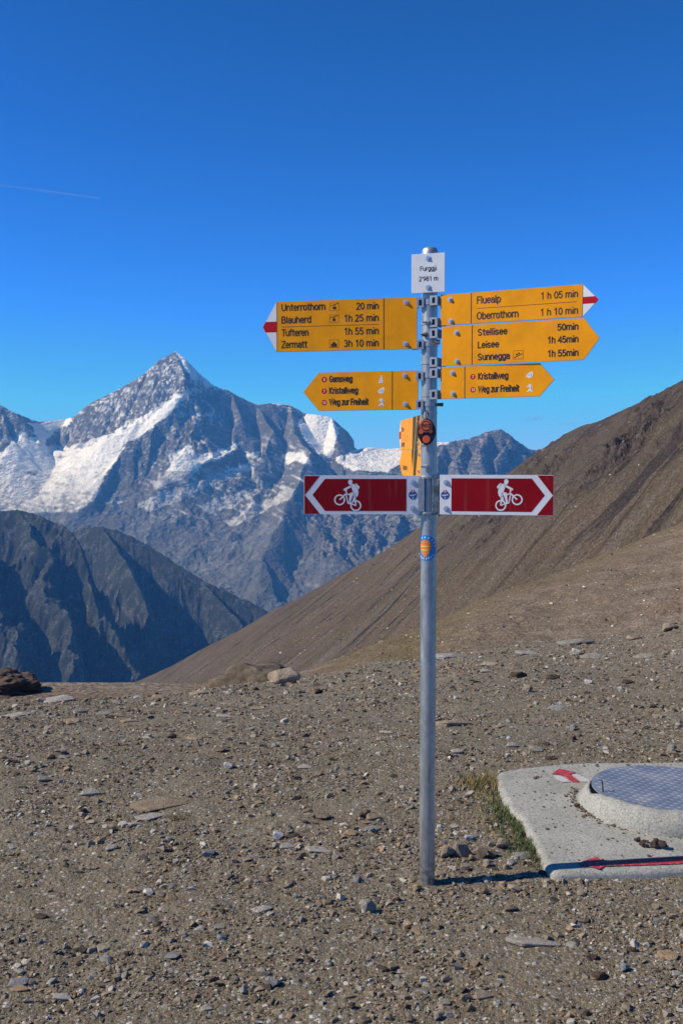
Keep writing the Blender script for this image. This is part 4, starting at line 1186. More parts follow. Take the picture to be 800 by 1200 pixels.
# ================================================================== SIGNPOST
PX, PY, PR = 0.335, 3.905, 0.0302
def m_galv(nt, p):
    v = coords(nt); p.inputs['Metallic'].default_value = 0.75
    n = noise_n(nt, coords(nt, (1, 1, 0.25)), 26, 6, 0.65)
    vo = N(nt, 'ShaderNodeTexVoronoi', Scale=90); L(nt, coords(nt, (1, 1, 0.5)), vo.inputs['Vector'])
    sep = nt.nodes.new('ShaderNodeSeparateColor'); L(nt, vo.outputs['Color'], sep.inputs[0])
    c = ramp(nt, n, [(0.3, (0.36, 0.38, 0.375)), (0.55, (0.46, 0.48, 0.47)), (0.75, (0.57, 0.585, 0.57))])
    c = mix(nt, 0.5, c, ramp(nt, sep.outputs[0], [(0.0, 0.75), (1.0, 1.12)]), 'MULTIPLY')
    sc = noise_n(nt, coords(nt, (1, 1, 0.06)), 60, 4, 0.7)
    c = mix(nt, ramp(nt, sc, [(0.58, 0.0), (0.68, 0.6)]), c, (0.20, 0.19, 0.18))
    gz = nt.nodes.new('ShaderNodeSeparateXYZ'); L(nt, coords(nt), gz.inputs[0])
    mud = math_n(nt, 'MULTIPLY', ramp(nt, gz.outputs[2], [(0.02, 1.0), (0.16, 0.0)]), ramp(nt, noise_n(nt, coords(nt), 40, 5, 0.7), [(0.42, 0.0), (0.6, 0.9)]))
    c = mix(nt, mud, c, (0.16, 0.125, 0.085))
    L(nt, c, p.inputs['Base Color'])
    L(nt, ramp(nt, n, [(0.3, 0.40), (0.7, 0.52)]), p.inputs['Roughness'])
    bump(nt, p, n, 0.15, 0.001)
M_gv = mat('galvanised_steel', m_galv)
M_al = plain('bare_aluminium', (0.42, 0.43, 0.43), 0.42, 0.6, 0.20, 60)
M_bolt = plain('bolt_steel', (0.6, 0.62, 0.64), 0.35, 0.7, 0.1, 300)
def m_sign(c, rough=0.42, dirt=0.12):
    def b(nt, p):
        v = coords(nt)
        n = noise_n(nt, v, 14, 6, 0.65)
        lo = tuple(x * (1 - dirt) for x in c); hi = tuple(min(1, x * (1 + dirt * 0.4)) for x in c)
        cc = ramp(nt, n, [(0.32, lo), (0.6, hi)])
        rn = noise_n(nt, coords(nt, (1, 1, 0.08)), 38, 5, 0.65)
        cc = mix(nt, ramp(nt, rn, [(0.56, 0.0), (0.72, 0.16)]), cc, (0.28, 0.22, 0.15))
        sp = noise_n(nt, v, 120, 3, 0.6)
        cc = mix(nt, ramp(nt, sp, [(0.76, 0.0), (0.82, 0.3)]), cc, (0.55, 0.50, 0.42))
        L(nt, cc, p.inputs['Base Color'])
        p.inputs['Roughness'].default_value = rough
        p.inputs['Specular IOR Level'].default_value = 0.14
    return b
M_yel = mat('sign_yellow', m_sign((0.87, 0.335, 0.006)))
M_wht = mat('sign_white', m_sign((0.76, 0.77, 0.77), 0.45, 0.08))
M_red = mat('sign_red', m_sign((0.50, 0.012, 0.02)))
M_mar = mat('sign_dark_red', m_sign((0.27, 0.004, 0.009), 0.4, 0.1))
M_ink = plain('black_ink', (0.02, 0.014, 0.012), 0.5)
M_blue = plain('badge_blue', (0.02, 0.09, 0.30), 0.5)

def on_plane(px, py, th, off=0.0):
    """local (x, z) on the plane of a sign turned by th about the pole, z absolute"""
    n = Vector((-math.sin(th), -math.cos(th), 0)); ex = Vector((math.cos(th), -math.sin(th), 0))
    o = Vector((PX, PY, 0)) + n * off
    u, v = uv(px, py); d = Vector((u, 1, v)); e = Vector((0, 0, EYE))
    t = n.dot(o - e) / n.dot(d)
    p = e + d * t
    return ex.dot(p - Vector((PX, PY, 0))), p.z

# ---- own monoline lettering: strokes on a grid of cap height 1
XH = 0.73
def _arc(cx, cy, rx, ry, a0, a1, n=12):
    return [(cx + rx * math.cos(R(a0 + (a1 - a0) * k / n)), cy + ry * math.sin(R(a0 + (a1 - a0) * k / n))) for k in range(n + 1)]
def _o(x0=0.08, x1=0.50, y0=0.0, y1=XH): return _arc((x0 + x1) / 2, (y0 + y1) / 2, (x1 - x0) / 2, (y1 - y0) / 2, 0, 360, 24)
def _arch(x0, x1): return _arc((x0 + x1) / 2, 0.46, (x1 - x0) / 2, XH - 0.46, 180, 0) + [(x1, 0)]
def _s(w, h, y=0.0):
    q = h / 4.0; c = w / 2 + 0.04
    return _arc(c, y + 3 * q, w / 2, q, 30, 270, 12)[:-1] + _arc(c, y + q, w / 2, q, 90, -150, 12)
GL = {
 'n': (0.62, [[(.09, 0), (.09, XH)], _arch(.09, .50)]), 'h': (0.62, [[(.09, 0), (.09, 1)], _arch(.09, .50)]),
 'm': (0.95, [[(.09, 0), (.09, XH)], _arch(.09, .46), _arch(.46, .83)]), 'r': (0.40, [[(.09, 0), (.09, XH)], _arc(.30, .46, .21, XH - .46, 180, 70)]),
 'u': (0.62, [[(.50, 0), (.50, XH)], [(.09, XH)] + _arc(.295, .27, .205, .27, 180, 360)]), 'o': (0.60, [_o()]),
 'e': (0.58, [[(.09, .38), (.50, .38)] + _arc(.29, XH / 2, .21, XH / 2, 4, 315, 22)]),
 'a': (0.58, [[(.48, 0)] + _arc(.28, .50, .20, .23, 0, 155), _arc(.28, .21, .20, .21, 0, 360, 20)]),
 'd': (0.62, [[(.52, 0), (.52, 1)], _o(.09, .52)]), 'b': (0.62, [[(.09, 0), (.09, 1)], _o(.09, .52)]), 'p': (0.62, [[(.09, -.26), (.09, XH)], _o(.09, .52)]),
 'g': (0.62, [[(.52, XH)] + _arc(.30, -.06, .22, .20, 0, -155), _o(.09, .52)]), 'j': (0.30, [[(.14, .64), (.14, -.10)] + _arc(.0, -.10, .14, .16, 0, -80), [(.14, .97), (.14, 1.02)]]),
 'i': (0.26, [[(.12, 0), (.12, .64)], [(.12, .97), (.12, 1.02)]]), 'l': (0.26, [[(.12, 0), (.12, 1)]]),
 't': (0.42, [[(.17, .95)] + _arc(.31, .14, .14, .14, 180, 280), [(.03, XH), (.35, XH)]]),
 'f': (0.40, [[(.15, 0)] + _arc(.29, .86, .14, .14, 180, 80), [(.03, XH), (.34, XH)]]),
 's': (0.52, [_s(.36, XH)]), 'w': (0.86, [[(.04, XH), (.22, 0), (.42, XH), (.62, 0), (.80, XH)]]), 'z': (0.52, [[(.07, XH), (.44, XH), (.07, 0), (.46, 0)]]),
 'k': (0.58, [[(.09, 0), (.09, 1)], [(.48, XH), (.11, .36), (.50, 0)]]), 'c': (0.54, [_arc(.29, XH / 2, .21, XH / 2, 45, 315, 18)]), 'v': (0.56, [[(.04, XH), (.27, 0), (.50, XH)]]),
 'U': (0.74, [[(.10, 1)] + _arc(.36, .27, .26, .27, 180, 360) + [(.62, 1)]]), 'B': (0.68, [[(.10, 0), (.10, 1), (.36, 1)] + _arc(.36, .76, .19, .24, 90, -90) + [(.10, .52)], [(.36, .52)] + _arc(.37, .26, .22, .26, 90, -90) + [(.10, 0)]]),
 'T': (0.60, [[(.30, 0), (.30, 1)], [(.03, 1), (.57, 1)]]), 'Z': (0.62, [[(.07, 1), (.55, 1), (.07, 0), (.57, 0)]]), 'F': (0.58, [[(.10, 0), (.10, 1), (.52, 1)], [(.10, .53), (.46, .53)]]),
 'G': (0.74, [_arc(.38, .5, .28, .5, 45, 330, 22), [(.40, .46), (.66, .46), (.66, .12)]]), 'K': (0.68, [[(.10, 0), (.10, 1)], [(.58, 1), (.12, .47), (.60, 0)]]),
 'W': (1.02, [[(.04, 1), (.26, 0), (.50, 1), (.74, 0), (.96, 1)]]), 'O': (0.80, [_o(.08, .70, 0, 1)]), 'S': (0.64, [_s(.44, 1.0)]), 'L': (0.56, [[(.10, 1), (.10, 0), (.50, 0)]]),
 'R': (0.68, [[(.10, 0), (.10, 1), (.36, 1)] + _arc(.36, .75, .20, .25, 90, -90) + [(.10, .50)], [(.34, .50), (.58, 0)]]), 'I': (0.26, [[(.12, 0), (.12, 1)]]),
 '0': (0.64, [_o(.08, .54, 0, 1)]), '1': (0.64, [[(.16, .80), (.36, 1), (.36, 0)]]), '2': (0.64, [_arc(.30, .74, .21, .26, 160, -20, 12) + [(.08, 0), (.54, 0)]]),
 '3': (0.64, [_arc(.28, .76, .20, .24, 150, -90, 12), _arc(.28, .27, .23, .27, 90, -150, 14)]), '4': (0.64, [[(.44, 0), (.44, 1), (.06, .30), (.56, .30)]]),
 '5': (0.64, [[(.48, 1), (.14, 1), (.11, .56)] + _arc(.28, .32, .24, .32, 110, -145, 14)]), '6': (0.64, [_o(.09, .53, 0, .62), [(.09, .32), (.14, .70), (.42, 1)]]),
 '7': (0.64, [[(.08, 1), (.54, 1), (.22, 0)]]), '8': (0.64, [_o(.12, .50, .53, 1), _o(.08, .54, 0, .53)]), '9': (0.64, [_o(.09, .53, .38, 1), [(.53, .68), (.48, .30), (.20, 0)]]),
 "'": (0.24, [[(.12, .76), (.12, 1)]]), ' ': (0.34, []), 'ä': (0.58, []),
}
GL['ä'] = (0.58, GL['a'][1] + [[(.17, .90), (.17, .98)], [(.38, .90), (.38, .98)]])
def lettering(parent, s, x0, x1, z0, cap, m, y, bold=0.0, name='lettering', spacing=1.0):
    sw = cap * (0.138 + bold * 2.0)
    adv = 0.0; items = []
    for ch in s:
        w, st = GL[ch]
        items += [[(adv + a, b) for a, b in p] for p in st]
        adv += w
    lo = min(a for p in items for a, b in p); hi = max(a for p in items for a, b in p)
    k = (abs(x1 - x0) - sw) / (hi - lo)
    V = []; Fc = []; dy = 0.0
    for p in items:
        P_ = [(x0 + sw / 2 + (a - lo) * k, z0 + sw / 2 + b * (cap - sw)) for a, b in p]
        closed = math.hypot(P_[0][0] - P_[-1][0], P_[0][1] - P_[-1][1]) < 1e-7
        n = len(P_); L_, R_ = [], []
        for i in range(n):
            a = P_[i - 1] if i else (P_[-2] if closed else None); b = P_[i + 1] if i < n - 1 else (P_[1] if closed else None)
            d1 = None if a is None else Vector((P_[i][0] - a[0], P_[i][1] - a[1])).normalized()
            d2 = None if b is None else Vector((b[0] - P_[i][0], b[1] - P_[i][1])).normalized()
            d1 = d1 or d2; d2 = d2 or d1
            nrm = Vector((-(d1.y + d2.y), d1.x + d2.x))
            nrm = nrm.normalized() if nrm.length > 1e-4 else Vector((-d1.y, d1.x))
            c = max(0.45, nrm.dot(Vector((-d1.y, d1.x)))); h = sw / 2 / c
            ex = Vector((0, 0))
            if not closed and i == 0: ex = -d2 * sw * 0.35
            if not closed and i == n - 1: ex = d1 * sw * 0.35
            L_.append((P_[i][0] + nrm.x * h + ex.x, y - dy, P_[i][1] + nrm.y * h + ex.y)); R_.append((P_[i][0] - nrm.x * h + ex.x, y - dy, P_[i][1] - nrm.y * h + ex.y))
        for i in range(n - 1):
            b0 = len(V); V += [R_[i], R_[i + 1], L_[i + 1], L_[i]]; Fc.append((b0, b0 + 1, b0 + 2, b0 + 3))
        dy += 0.00002
    return from_arrays(name, V, Fc, m, parent)

class Sign:
    def __init__(s, name, th_deg, zref, label, cat='signpost arm', off=0.0):
        s.th = R(th_deg); s.z = zref; s.off = off
        s.o = empty(name, (PX, PY, zref), -s.th)
        tag(s.o, label, cat, {'trail sign': 'yellow trail signs on the pole', 'bike sign': 'red bike signs on the pole'}.get(cat))
    def P(s, px, py, lift=0.0):
        x, z = on_plane(px, py, s.th, s.off + lift)
        return x, z - s.z
    def rel(s, x, z): return x, z - s.z
    def prism(s, name, pts, m, y0, y1, bev=0.0):
        bm = bmesh.new(); bm_prism(bm, pts, -s.off + y0, -s.off + y1)
        if bev: bmesh.ops.bevel(bm, geom=list(bm.edges), offset=bev, segments=1, affect='EDGES')
        return obj_bm(name, bm, m, s.o)
    def flat(s, name, polys, m, lift=0.0004, parent=None):
        bm = bmesh.new()
        for pts in polys:
            vs = [bm.verts.new((x, -s.off - 0.0015 - lift, z)) for x, z in pts]
            bm.faces.new(vs)
        bmesh.ops.triangulate(bm, faces=list(bm.faces))
        for f in bm.faces:
            f.normal_update()
            if f.normal.y > 0: f.normal_flip()
        me = bpy.data.meshes.new(name); bm.to_mesh(me); bm.free()
        return link(name, me, m, parent or s.o)
    def text(s, t, pxl, pxr, pyb, cap_px, m=None, bold=0.0, lift=0.0006, spacing=1.0, name='lettering'):
        x0, z0 = s.P(pxl, pyb, 0.0015); x1, _ = s.P(pxr, pyb, 0.0015); _, zt = s.P(pxl, pyb - cap_px, 0.0015)
        return lettering(s.o, t, x0, x1, z0, zt - z0, m or M_ink, -s.off - 0.0015 - lift, bold, name, spacing)
    def bolt(s, x, z, r=0.0075, L_=0.007):
        bm = bmesh.new()
        bm_cyl(bm, (x, -s.off - 0.0014, z), (x, -s.off - 0.0035, z), r * 1.25, 18)
        bm_cyl(bm, (x, -s.off - 0.0035, z), (x, -s.off - 0.0015 - L_, z), r * 0.85, 6)
        bm_cyl(bm, (x, -s.off - 0.0015 - L_, z), (x, -s.off - 0.004 - L_, z), r * 0.45, 10)
        bm_cyl(bm, (x, -s.off + 0.0016, z), (x, -s.off + 0.008, z), r * 0.9, 6)
        return obj_bm('bolt', bm, M_bolt, s.o)
    def bracket(s, side, z, w=0.030, h=0.036, x_in=0.014):
        """slotted clamp between plate and pole; side -1 left, +1 right"""
        bm = bmesh.new()
        x0 = x_in; x1 = x_in + w
        yf = -0.034
        t = 0.004
        def bx(xa, xb, ya, yb, za, zb):
            bm_box(bm, (side * (xa + xb) / 2, (ya + yb) / 2, (za + zb) / 2), (abs(xb - xa), abs(yb - ya), abs(zb - za)))
        # front plate made of a rim around the slot
        bx(x0, x1, yf, yf + t, z + h * 0.30, z + h / 2); bx(x0, x1, yf, yf + t, z - h / 2, z - h * 0.30)
        bx(x0, x0 + w * 0.30, yf, yf + t, z - h * 0.30 + 1e-4, z + h * 0.30 - 1e-4); bx(x1 - w * 0.30, x1, yf, yf + t, z - h * 0.30 + 1e-4, z + h * 0.30 - 1e-4)
        bx(x1 - 0.004, x1 + 0.0005, yf + t, 0.006, z - h / 2 + 0.001, z + h / 2 - 0.001)
        bx(x1, x1 + 0.022, 0.002, 0.006, z - h / 2 + 0.002, z + h / 2 - 0.002)
        b = obj_bm('bracket', bm, M_al, s.o)
        bm = bmesh.new(); bx(x0 + 0.002, x1 - 0.005, yf + 0.007, yf + 0.012, z - h * 0.42, z + h * 0.42); obj_bm('slot_shade', bm, M_dk, s.o)  # dark box added behind the slot, standing in for the shade inside it
        # strap round the pole
        bm = bmesh.new()
        seg = 48; hh = 0.0065
        prev = None
        rings = []
        for k in range(seg):
            a = 2 * math.pi * k / seg
            rings.append([bm.verts.new((rr * math.cos(a), rr * math.sin(a), z + zz)) for rr, zz in ((PR + 0.0002, -hh), (PR + 0.0022, -hh), (PR + 0.0022, hh), (PR + 0.0002, hh))])
        for k in range(seg):
            A, B = rings[k], rings[(k + 1) % seg]
            for q in range(4): bm.faces.new((A[q], A[(q + 1) % 4], B[(q + 1) % 4], B[q]))
        obj_bm('strap', bm, M_al, s.o)

def circle(cx, cz, r, n=20, ry=None):
    return [(cx + r * math.cos(2 * math.pi * k / n), cz + (ry or r) * math.sin(2 * math.pi * k / n)) for k in range(n)]
def ringpoly(cx, cz, r1, r0, n=28):
    out = []
    for k in range(n):
        a, b = 2 * math.pi * k / n, 2 * math.pi * (k + 1) / n
        out.append([(cx + r1 * math.cos(a), cz + r1 * math.sin(a)), (cx + r1 * math.cos(b), cz + r1 * math.sin(b)), (cx + r0 * math.cos(b), cz + r0 * math.sin(b)), (cx + r0 * math.cos(a), cz + r0 * math.sin(a))])
    return out
def strokepoly(a, b, w):
    dx, dy = b[0] - a[0], b[1] - a[1]; l = math.hypot(dx, dy) or 1; nx, ny = -dy / l * w / 2, dx / l * w / 2
    return [(a[0] + nx, a[1] + ny), (b[0] + nx, b[1] + ny), (b[0] - nx, b[1] - ny), (a[0] - nx, a[1] - ny)]

# ---- pole
pole = empty('signpost_pole', (PX, PY, 0))
tag(pole, 'tall round galvanised steel pole carrying all the trail signs', 'pole')
bm = bmesh.new()
seg = 64
zs = [-0.25, 0.0, 0.5, 1.0, 1.5, 2.0, 2.455]
rings = [[bm.verts.new((PR * math.cos(2 * math.pi * k / seg), PR * math.sin(2 * math.pi * k / seg), z)) for k in range(seg)] for z in zs]
for A, B in zip(rings[:-1], rings[1:]):
    for k in range(seg): bm.faces.new((A[k], A[(k + 1) % seg], B[(k + 1) % seg], B[k]))
obj_bm('tube', bm, M_gv, pole, True)
ztop = W(503, 297, PY).z
bm = bmesh.new()
prof = [(PR * 1.04, -0.02), (PR * 1.04, 0.004), (PR * 0.98, 0.010), (PR * 0.85, 0.018), (PR * 0.55, 0.0225), (PR * 0.2, 0.0245), (0.0005, 0.025)]
rings = [[bm.verts.new((r * math.cos(2 * math.pi * k / 40), r * math.sin(2 * math.pi * k / 40), ztop + z)) for k in range(40)] for r, z in prof]
for A, B in zip(rings[:-1], rings[1:]):
    for k in range(40): bm.faces.new((A[k], A[(k + 1) % 40], B[(k + 1) % 40], B[k]))
obj_bm('cap', bm, M_gv, pole, True)
# the tube ends inside the cap
for v in bpy.data.objects['tube'].data.vertices:
    if v.co.z > 2.4: v.co.z = ztop
def pole_z(py): return W(502, py, PY - PR).z
def band(py, h=0.003, lift=0.0016, m=None, name='wire_band'):
    z = pole_z(py); bm = bmesh.new(); n = 48
    rings = [[bm.verts.new((rr * math.cos(2 * math.pi * k / n), rr * math.sin(2 * math.pi * k / n), z + zz)) for rr, zz in ((PR + 0.0001, -h), (PR + lift, -h), (PR + lift, h), (PR + 0.0001, h))] for k in range(n)]
    for k in range(n):
        A, B = rings[k], rings[(k + 1) % n]
        for q in range(4): bm.faces.new((A[q], A[(q + 1) % 4], B[(q + 1) % 4], B[q]))
    return obj_bm(name, bm, m or M_al, pole)
for py in (378, 392, 424, 483.5, 522, 547): band(py)
def knob(pxa, pya, pxb, r0, r1, front=0.036, m=None, name='band_screw', dz=0.0):
    bm = bmesh.new()
    x0 = (pxa - 502.5) / 300.0; x1 = (pxb - 502.5) / 300.0; z = pole_z(pya)
    bm_cyl(bm, (x0, -front, z), (x1, -front, z + dz), r0, 14, r1)
    return obj_bm(name, bm, m or M_bolt, pole)
knob(493.5, 377.5, 501, 0.0035, 0.009, 0.034, M_gv)
knob(491.5, 392, 498, 0.0015, 0.010, 0.028, M_dk)
knob(507, 401, 513.5, 0.008, 0.010, 0.034, plain('brass_bolt', (0.55, 0.38, 0.22), 0.35, 0.8))
knob(511, 474, 518, 0.006, 0.007, 0.022, M_dk)
knob(493, 522, 499, 0.004, 0.006, 0.034)
knob(492.5, 546.5, 500, 0.004, 0.006, 0.034)

# ---- place name plate
S = Sign('name_plate', 17, W(501, 320, PY).z, 'small white plate reading Furggji at the top of the pole', 'name plate', 0.040)
x0, zt = S.P(482.1, 298.3); x1, _ = S.P(521, 296); _, zb = S.P(482.1, 343.8)
S.prism('plate', [(x0, zb), (x1, zb), (x1, zt), (x0, zt)], M_wht, -0.0015, 0.0015, 0.0006)
S.text('Furggji', 492, 511, 317.8, 5.6, bold=-0.004)
S.text("2'981 m", 490.6, 512.8, 329.8, 5.6, bold=-0.004)
for py in (302.8, 337.0):
    S.bolt(*S.P(501.6, py), 0.0085, 0.004)
bm = bmesh.new(); bm_box(bm, (0.0, -0.0335, 0), (0.045, 0.009, 0.10)); obj_bm('bracket', bm, M_al, S.o)

def red_disc(S, px, py, digit, rp=3.1):
    x, z = S.P(px, py); xr, _ = S.P(px + rp, py); r = abs(xr - x)
    S.flat('route_number_disc', [circle(x, z, r)], M_red, 0.0004)
    w = 0.9 if len(digit) == 1 else 1.7
    S.text(digit, px - w, px + w, py + 1.7, 3.3, M_wht, 0.02, 0.0008, name='route_number')
def icon_box(S, x0p, x1p, y0p, y1p, kind):
    x0, z1 = S.P(x0p, y0p); x1, z0 = S.P(x1p, y1p)
    w, h = x1 - x0, z1 - z0; t = 0.0011
    def q(a, b): return (x0 + a * w, z0 + b * h)
    fr = [[(x0, z0), (x1, z0), (x1, z0 + t), (x0, z0 + t)], [(x0, z1 - t), (x1, z1 - t), (x1, z1), (x0, z1)],
          [(x0, z0), (x0 + t, z0), (x0 + t, z1), (x0, z1)], [(x1 - t, z0), (x1, z0), (x1, z1), (x1 - t, z1)]]
    S.flat('pictogram_frame', fr, M_ink, 0.0004)
    if kind == 'cabin':
        p = [strokepoly(q(0.08, 0.62), q(0.9, 0.9), h * 0.06), strokepoly(q(0.5, 0.5), q(0.56, 0.8), h * 0.08), [q(0.34, 0.18), q(0.66, 0.18), q(0.72, 0.48), q(0.30, 0.48)]]
    elif kind == 'gondola':
        p = [strokepoly(q(0.08, 0.66), q(0.9, 0.9), h * 0.06), strokepoly(q(0.48, 0.55), q(0.5, 0.78), h * 0.08)] + [circle(*q(0.48, 0.38), h * 0.2, 12)]
    elif kind == 'train':
        p = [[q(0.2, 0.2), q(0.8, 0.2), q(0.8, 0.5), q(0.66, 0.52), q(0.56, 0.72), q(0.42, 0.72), q(0.34, 0.52), q(0.2, 0.48)], strokepoly(q(0.15, 0.12), q(0.85, 0.12), h * 0.06)]
    else:
        p = [strokepoly(q(0.08, 0.18), q(0.92, 0.62), h * 0.08), [q(0.26, 0.42), q(0.42, 0.50), q(0.42, 0.68), q(0.26, 0.60)], [q(0.48, 0.53), q(0.64, 0.61), q(0.64, 0.79), q(0.48, 0.71)]]
    S.flat('pictogram', p, M_ink, 0.0006)
def animal(S, px, py, kind, sz=8.6):
    c = S.P(px, py); k = abs(S.P(px + 1, py)[0] - c[0])
    def q(a, b): return (c[0] + (a - 0.5) * sz * k, c[1] + (b - 0.5) * sz * k)
    if kind == 'goat':
        p = [[q(.05, 0), q(.75, 0), q(.72, .25), q(.66, .6), q(.55, .74), q(.36, .62), q(.18, .38), q(.12, .32), q(.22, .28), q(.34, .34), q(.25, .15)], strokepoly(q(.5, .7), q(.38, 1.0), k * 0.7), strokepoly(q(.58, .7), q(.6, 1.0), k * 0.7)]
        d = [circle(*q(.42, .5), k * .45, 8), strokepoly(q(.35, .3), q(.55, .1), k * .4)]
    elif kind == 'crystal':
        p = [[q(.0, .35), q(.2, .2), q(.5, .1), q(.8, .25), q(.95, .55), q(.9, .9), q(.7, 1.0), q(.55, .8), q(.4, .9), q(.32, .7), q(.15, .6)]]
        d = [circle(*q(.25, .42), k * .4, 8), strokepoly(q(.4, .65), q(.6, .3), k * .45), strokepoly(q(.65, .75), q(.75, .4), k * .45)]
    else:
        p = [[q(.05, 0), q(.95, 0), q(.7, .22), q(.58, .5), q(.62, .75), q(.8, .9), q(.7, .95), q(.5, .8), q(.3, .95), q(.2, .9), q(.38, .72), q(.42, .5), q(.3, .22)], circle(*q(.5, .92), k * 1.0, 10),
             strokepoly(q(.05, .75), q(.25, .65), k * .6), strokepoly(q(.95, .75), q(.75, .65), k * .6)]
        d = [strokepoly(q(.3, .08), q(.7, .08), k * .4), strokepoly(q(.44, .35), q(.5, .6), k * .4)]
    S.flat('pictogram', p, M_wht, 0.0005); S.flat('pictogram_detail', d, M_ink, 0.0007)

def arm(name, label, th, zpy, side, inner, shoulder, tip, ref, z_ref, tipkind, line_px, bolts, br, red_z=None):
    """inner / shoulder / tip px columns, ref = (px, ytop, ybottom) near which height is measured"""
    S = Sign(name, th, W(502, zpy, PY).z, label, 'trail sign', 0.004 if side < 0 else 0.023)
    xi, _ = S.P(inner, z_ref); xs, _ = S.P(shoulder, z_ref); xt, zm = S.P(tip[0], tip[1])
    _, z1 = S.P(ref[0], ref[1]); _, z0 = S.P(ref[0], ref[2]); zm = (z0 + z1) / 2
    S.prism('panel', [(xi, z0), (xs, z0), (xt, zm), (xs, z1), (xi, z1)] if side > 0 else [(xi, z1), (xs, z1), (xt, zm), (xs, z0), (xi, z0)], M_al, -0.0012, 0.0016, 0.0003)
    e = 0.0016
    sg = 1 if side > 0 else -1
    # coloured film inset a hair from the metal edge
    if tipkind == 'plain':
        S.flat('yellow_face', [[(xi + sg * e, z0 + e), (xs - sg * e * 0.3, z0 + e), (xt - sg * e * 1.6, zm), (xs - sg * e * 0.3, z1 - e), (xi + sg * e, z1 - e)]], M_yel, 0.0001)
    else:
        S.flat('yellow_face', [[(xi + sg * e, z0 + e), (xs, z0 + e), (xs, z1 - e), (xi + sg * e, z1 - e)]], M_yel, 0.0001)
        S.flat('white_tip', [[(xs + sg * 0.0006, z0 + e), (xt - sg * e * 1.6, zm), (xs + sg * 0.0006, z1 - e)]], M_wht, 0.0001)
        rh = (z1 - z0) * 0.105
        dx = (xt - xs) * (1 - rh / ((z1 - z0) / 2))
        S.flat('red_stripe', [[(xs + sg * 0.0006, zm - rh), (xs + dx * 0.99, zm - rh), (xt - sg * e * 1.6, zm), (xs + dx * 0.99, zm + rh), (xs + sg * 0.0006, zm + rh)]], M_red, 0.0004)
        S.flat('border_line', [[(xs - sg * 0.0008, z0 + e), (xs + sg * 0.0006, z0 + e), (xs + sg * 0.0006, z1 - e), (xs - sg * 0.0008, z1 - e)]], M_ink, 0.0006)
    lx, _ = S.P(line_px, z_ref)
    S.flat('divider_line', [[(lx - 0.0016, z0 + e), (lx + 0.0016, z0 + e), (lx + 0.0016, z1 - e), (lx - 0.0016, z1 - e)]], M_ink, 0.0004)
    for b in bolts: S.bolt(*S.P(*b))
    for py in br:
        z = pole_z(py) - S.z
        S.bracket(sg, z, 0.028 if side < 0 else 0.030, 0.036, 0.017 if side < 0 else 0.014)
    S.lines = (z0, z1)
    return S

A = arm('trail_sign', 'yellow arm pointing left with white red tip, Unterrothorn to Zermatt', 12, 380, -1, 488.8, 324.4, (307.6, 383), (400, 351.0, 411.0), 382, 'flag', 449.6, [(475.6, 354.4), (475.0, 402.9)], (354.5, 403.5))
for t, a, b, y in (('Unterrothorn', 329.8, 381, 364.8), ('Blauherd', 329.8, 364.3, 379.4), ('Tufteren', 329.8, 361.3, 394.4), ('Zermatt', 329.8, 360, 408.2)):
    A.text(t, a, b, y, 8.6, bold=0.004)
for t, a, b, y in (('20 min', 417.2, 443.4, 363.2), ('1h 25 min', 403.4, 443.4, 377.4), ('1h 55 min', 403.4, 443.4, 392.7), ('3h 10 min', 402.8, 443.4, 406.8)):
    A.text(t, a, b, y, 8.6, bold=0.004)
p, q = A.P(330, 383.3), A.P(443, 381.2)
A.flat('rule', [[(p[0], p[1] - 0.0008), (q[0], p[1] - 0.0008), (q[0], p[1] + 0.0008), (p[0], p[1] + 0.0008)]], M_ink, 0.0004)
icon_box(A, 386.2, 397.2, 355.0, 364.0, 'cabin'); icon_box(A, 386.2, 397.0, 369.2, 378.2, 'gondola'); icon_box(A, 385.8, 396.8, 398.2, 407.2, 'train')

B = arm('trail_sign', 'short yellow arm pointing left, Gamsweg Kristallweg Weg zur Freiheit', 15, 457, -1, 490.0, 373.4, (355.2, 459.6), (430, 435.3, 480.9), 458, 'plain', 459.6, [(474.1, 440.0), (474.8, 473.6)], (440.5, 474.0))
for t, b, y, d, k in (('Gamsweg', 412.8, 448.2, '5', 'goat'), ('Kristallweg', 419.4, 461.8, '7', 'crystal'), ('Weg zur Freiheit', 431.8, 475.2, '13', 'stand')):
    B.text(t, 385.6, b, y, 8.0, bold=0.016)
    red_disc(B, 380, y - 3.4, d); animal(B, 446.6, y - 3.8, k)

Cc = arm('trail_sign', 'yellow arm pointing right with white red tip, Fluealp and Oberrothorn', 26, 363, 1, 516.0, 682.3, (701.4, 351), (600, 339.1, 376.6), 356, 'flag', 552, [(527.4, 351.0), (528.3, 376.3)], (352.5, 378.0))
Cc.text('Fluealp', 558.4, 586.4, 356.4, 9.0, bold=0.003); Cc.text('Oberrothorn', 558.0, 607, 374.8, 9.0, bold=0.003)
Cc.text('1 h 05 min', 633.4, 676.6, 351.2, 8.6, bold=0.003); Cc.text('1 h 10 min', 633.0, 676.6, 370.4, 8.6, bold=0.003)
p, q = Cc.P(558.5, 361.6), Cc.P(675.6, 353.4)
Cc.flat('rule', [[(p[0], p[1] - 0.0008), (q[0], p[1] - 0.0008), (q[0], p[1] + 0.0008), (p[0], p[1] + 0.0008)]], M_ink, 0.0004)

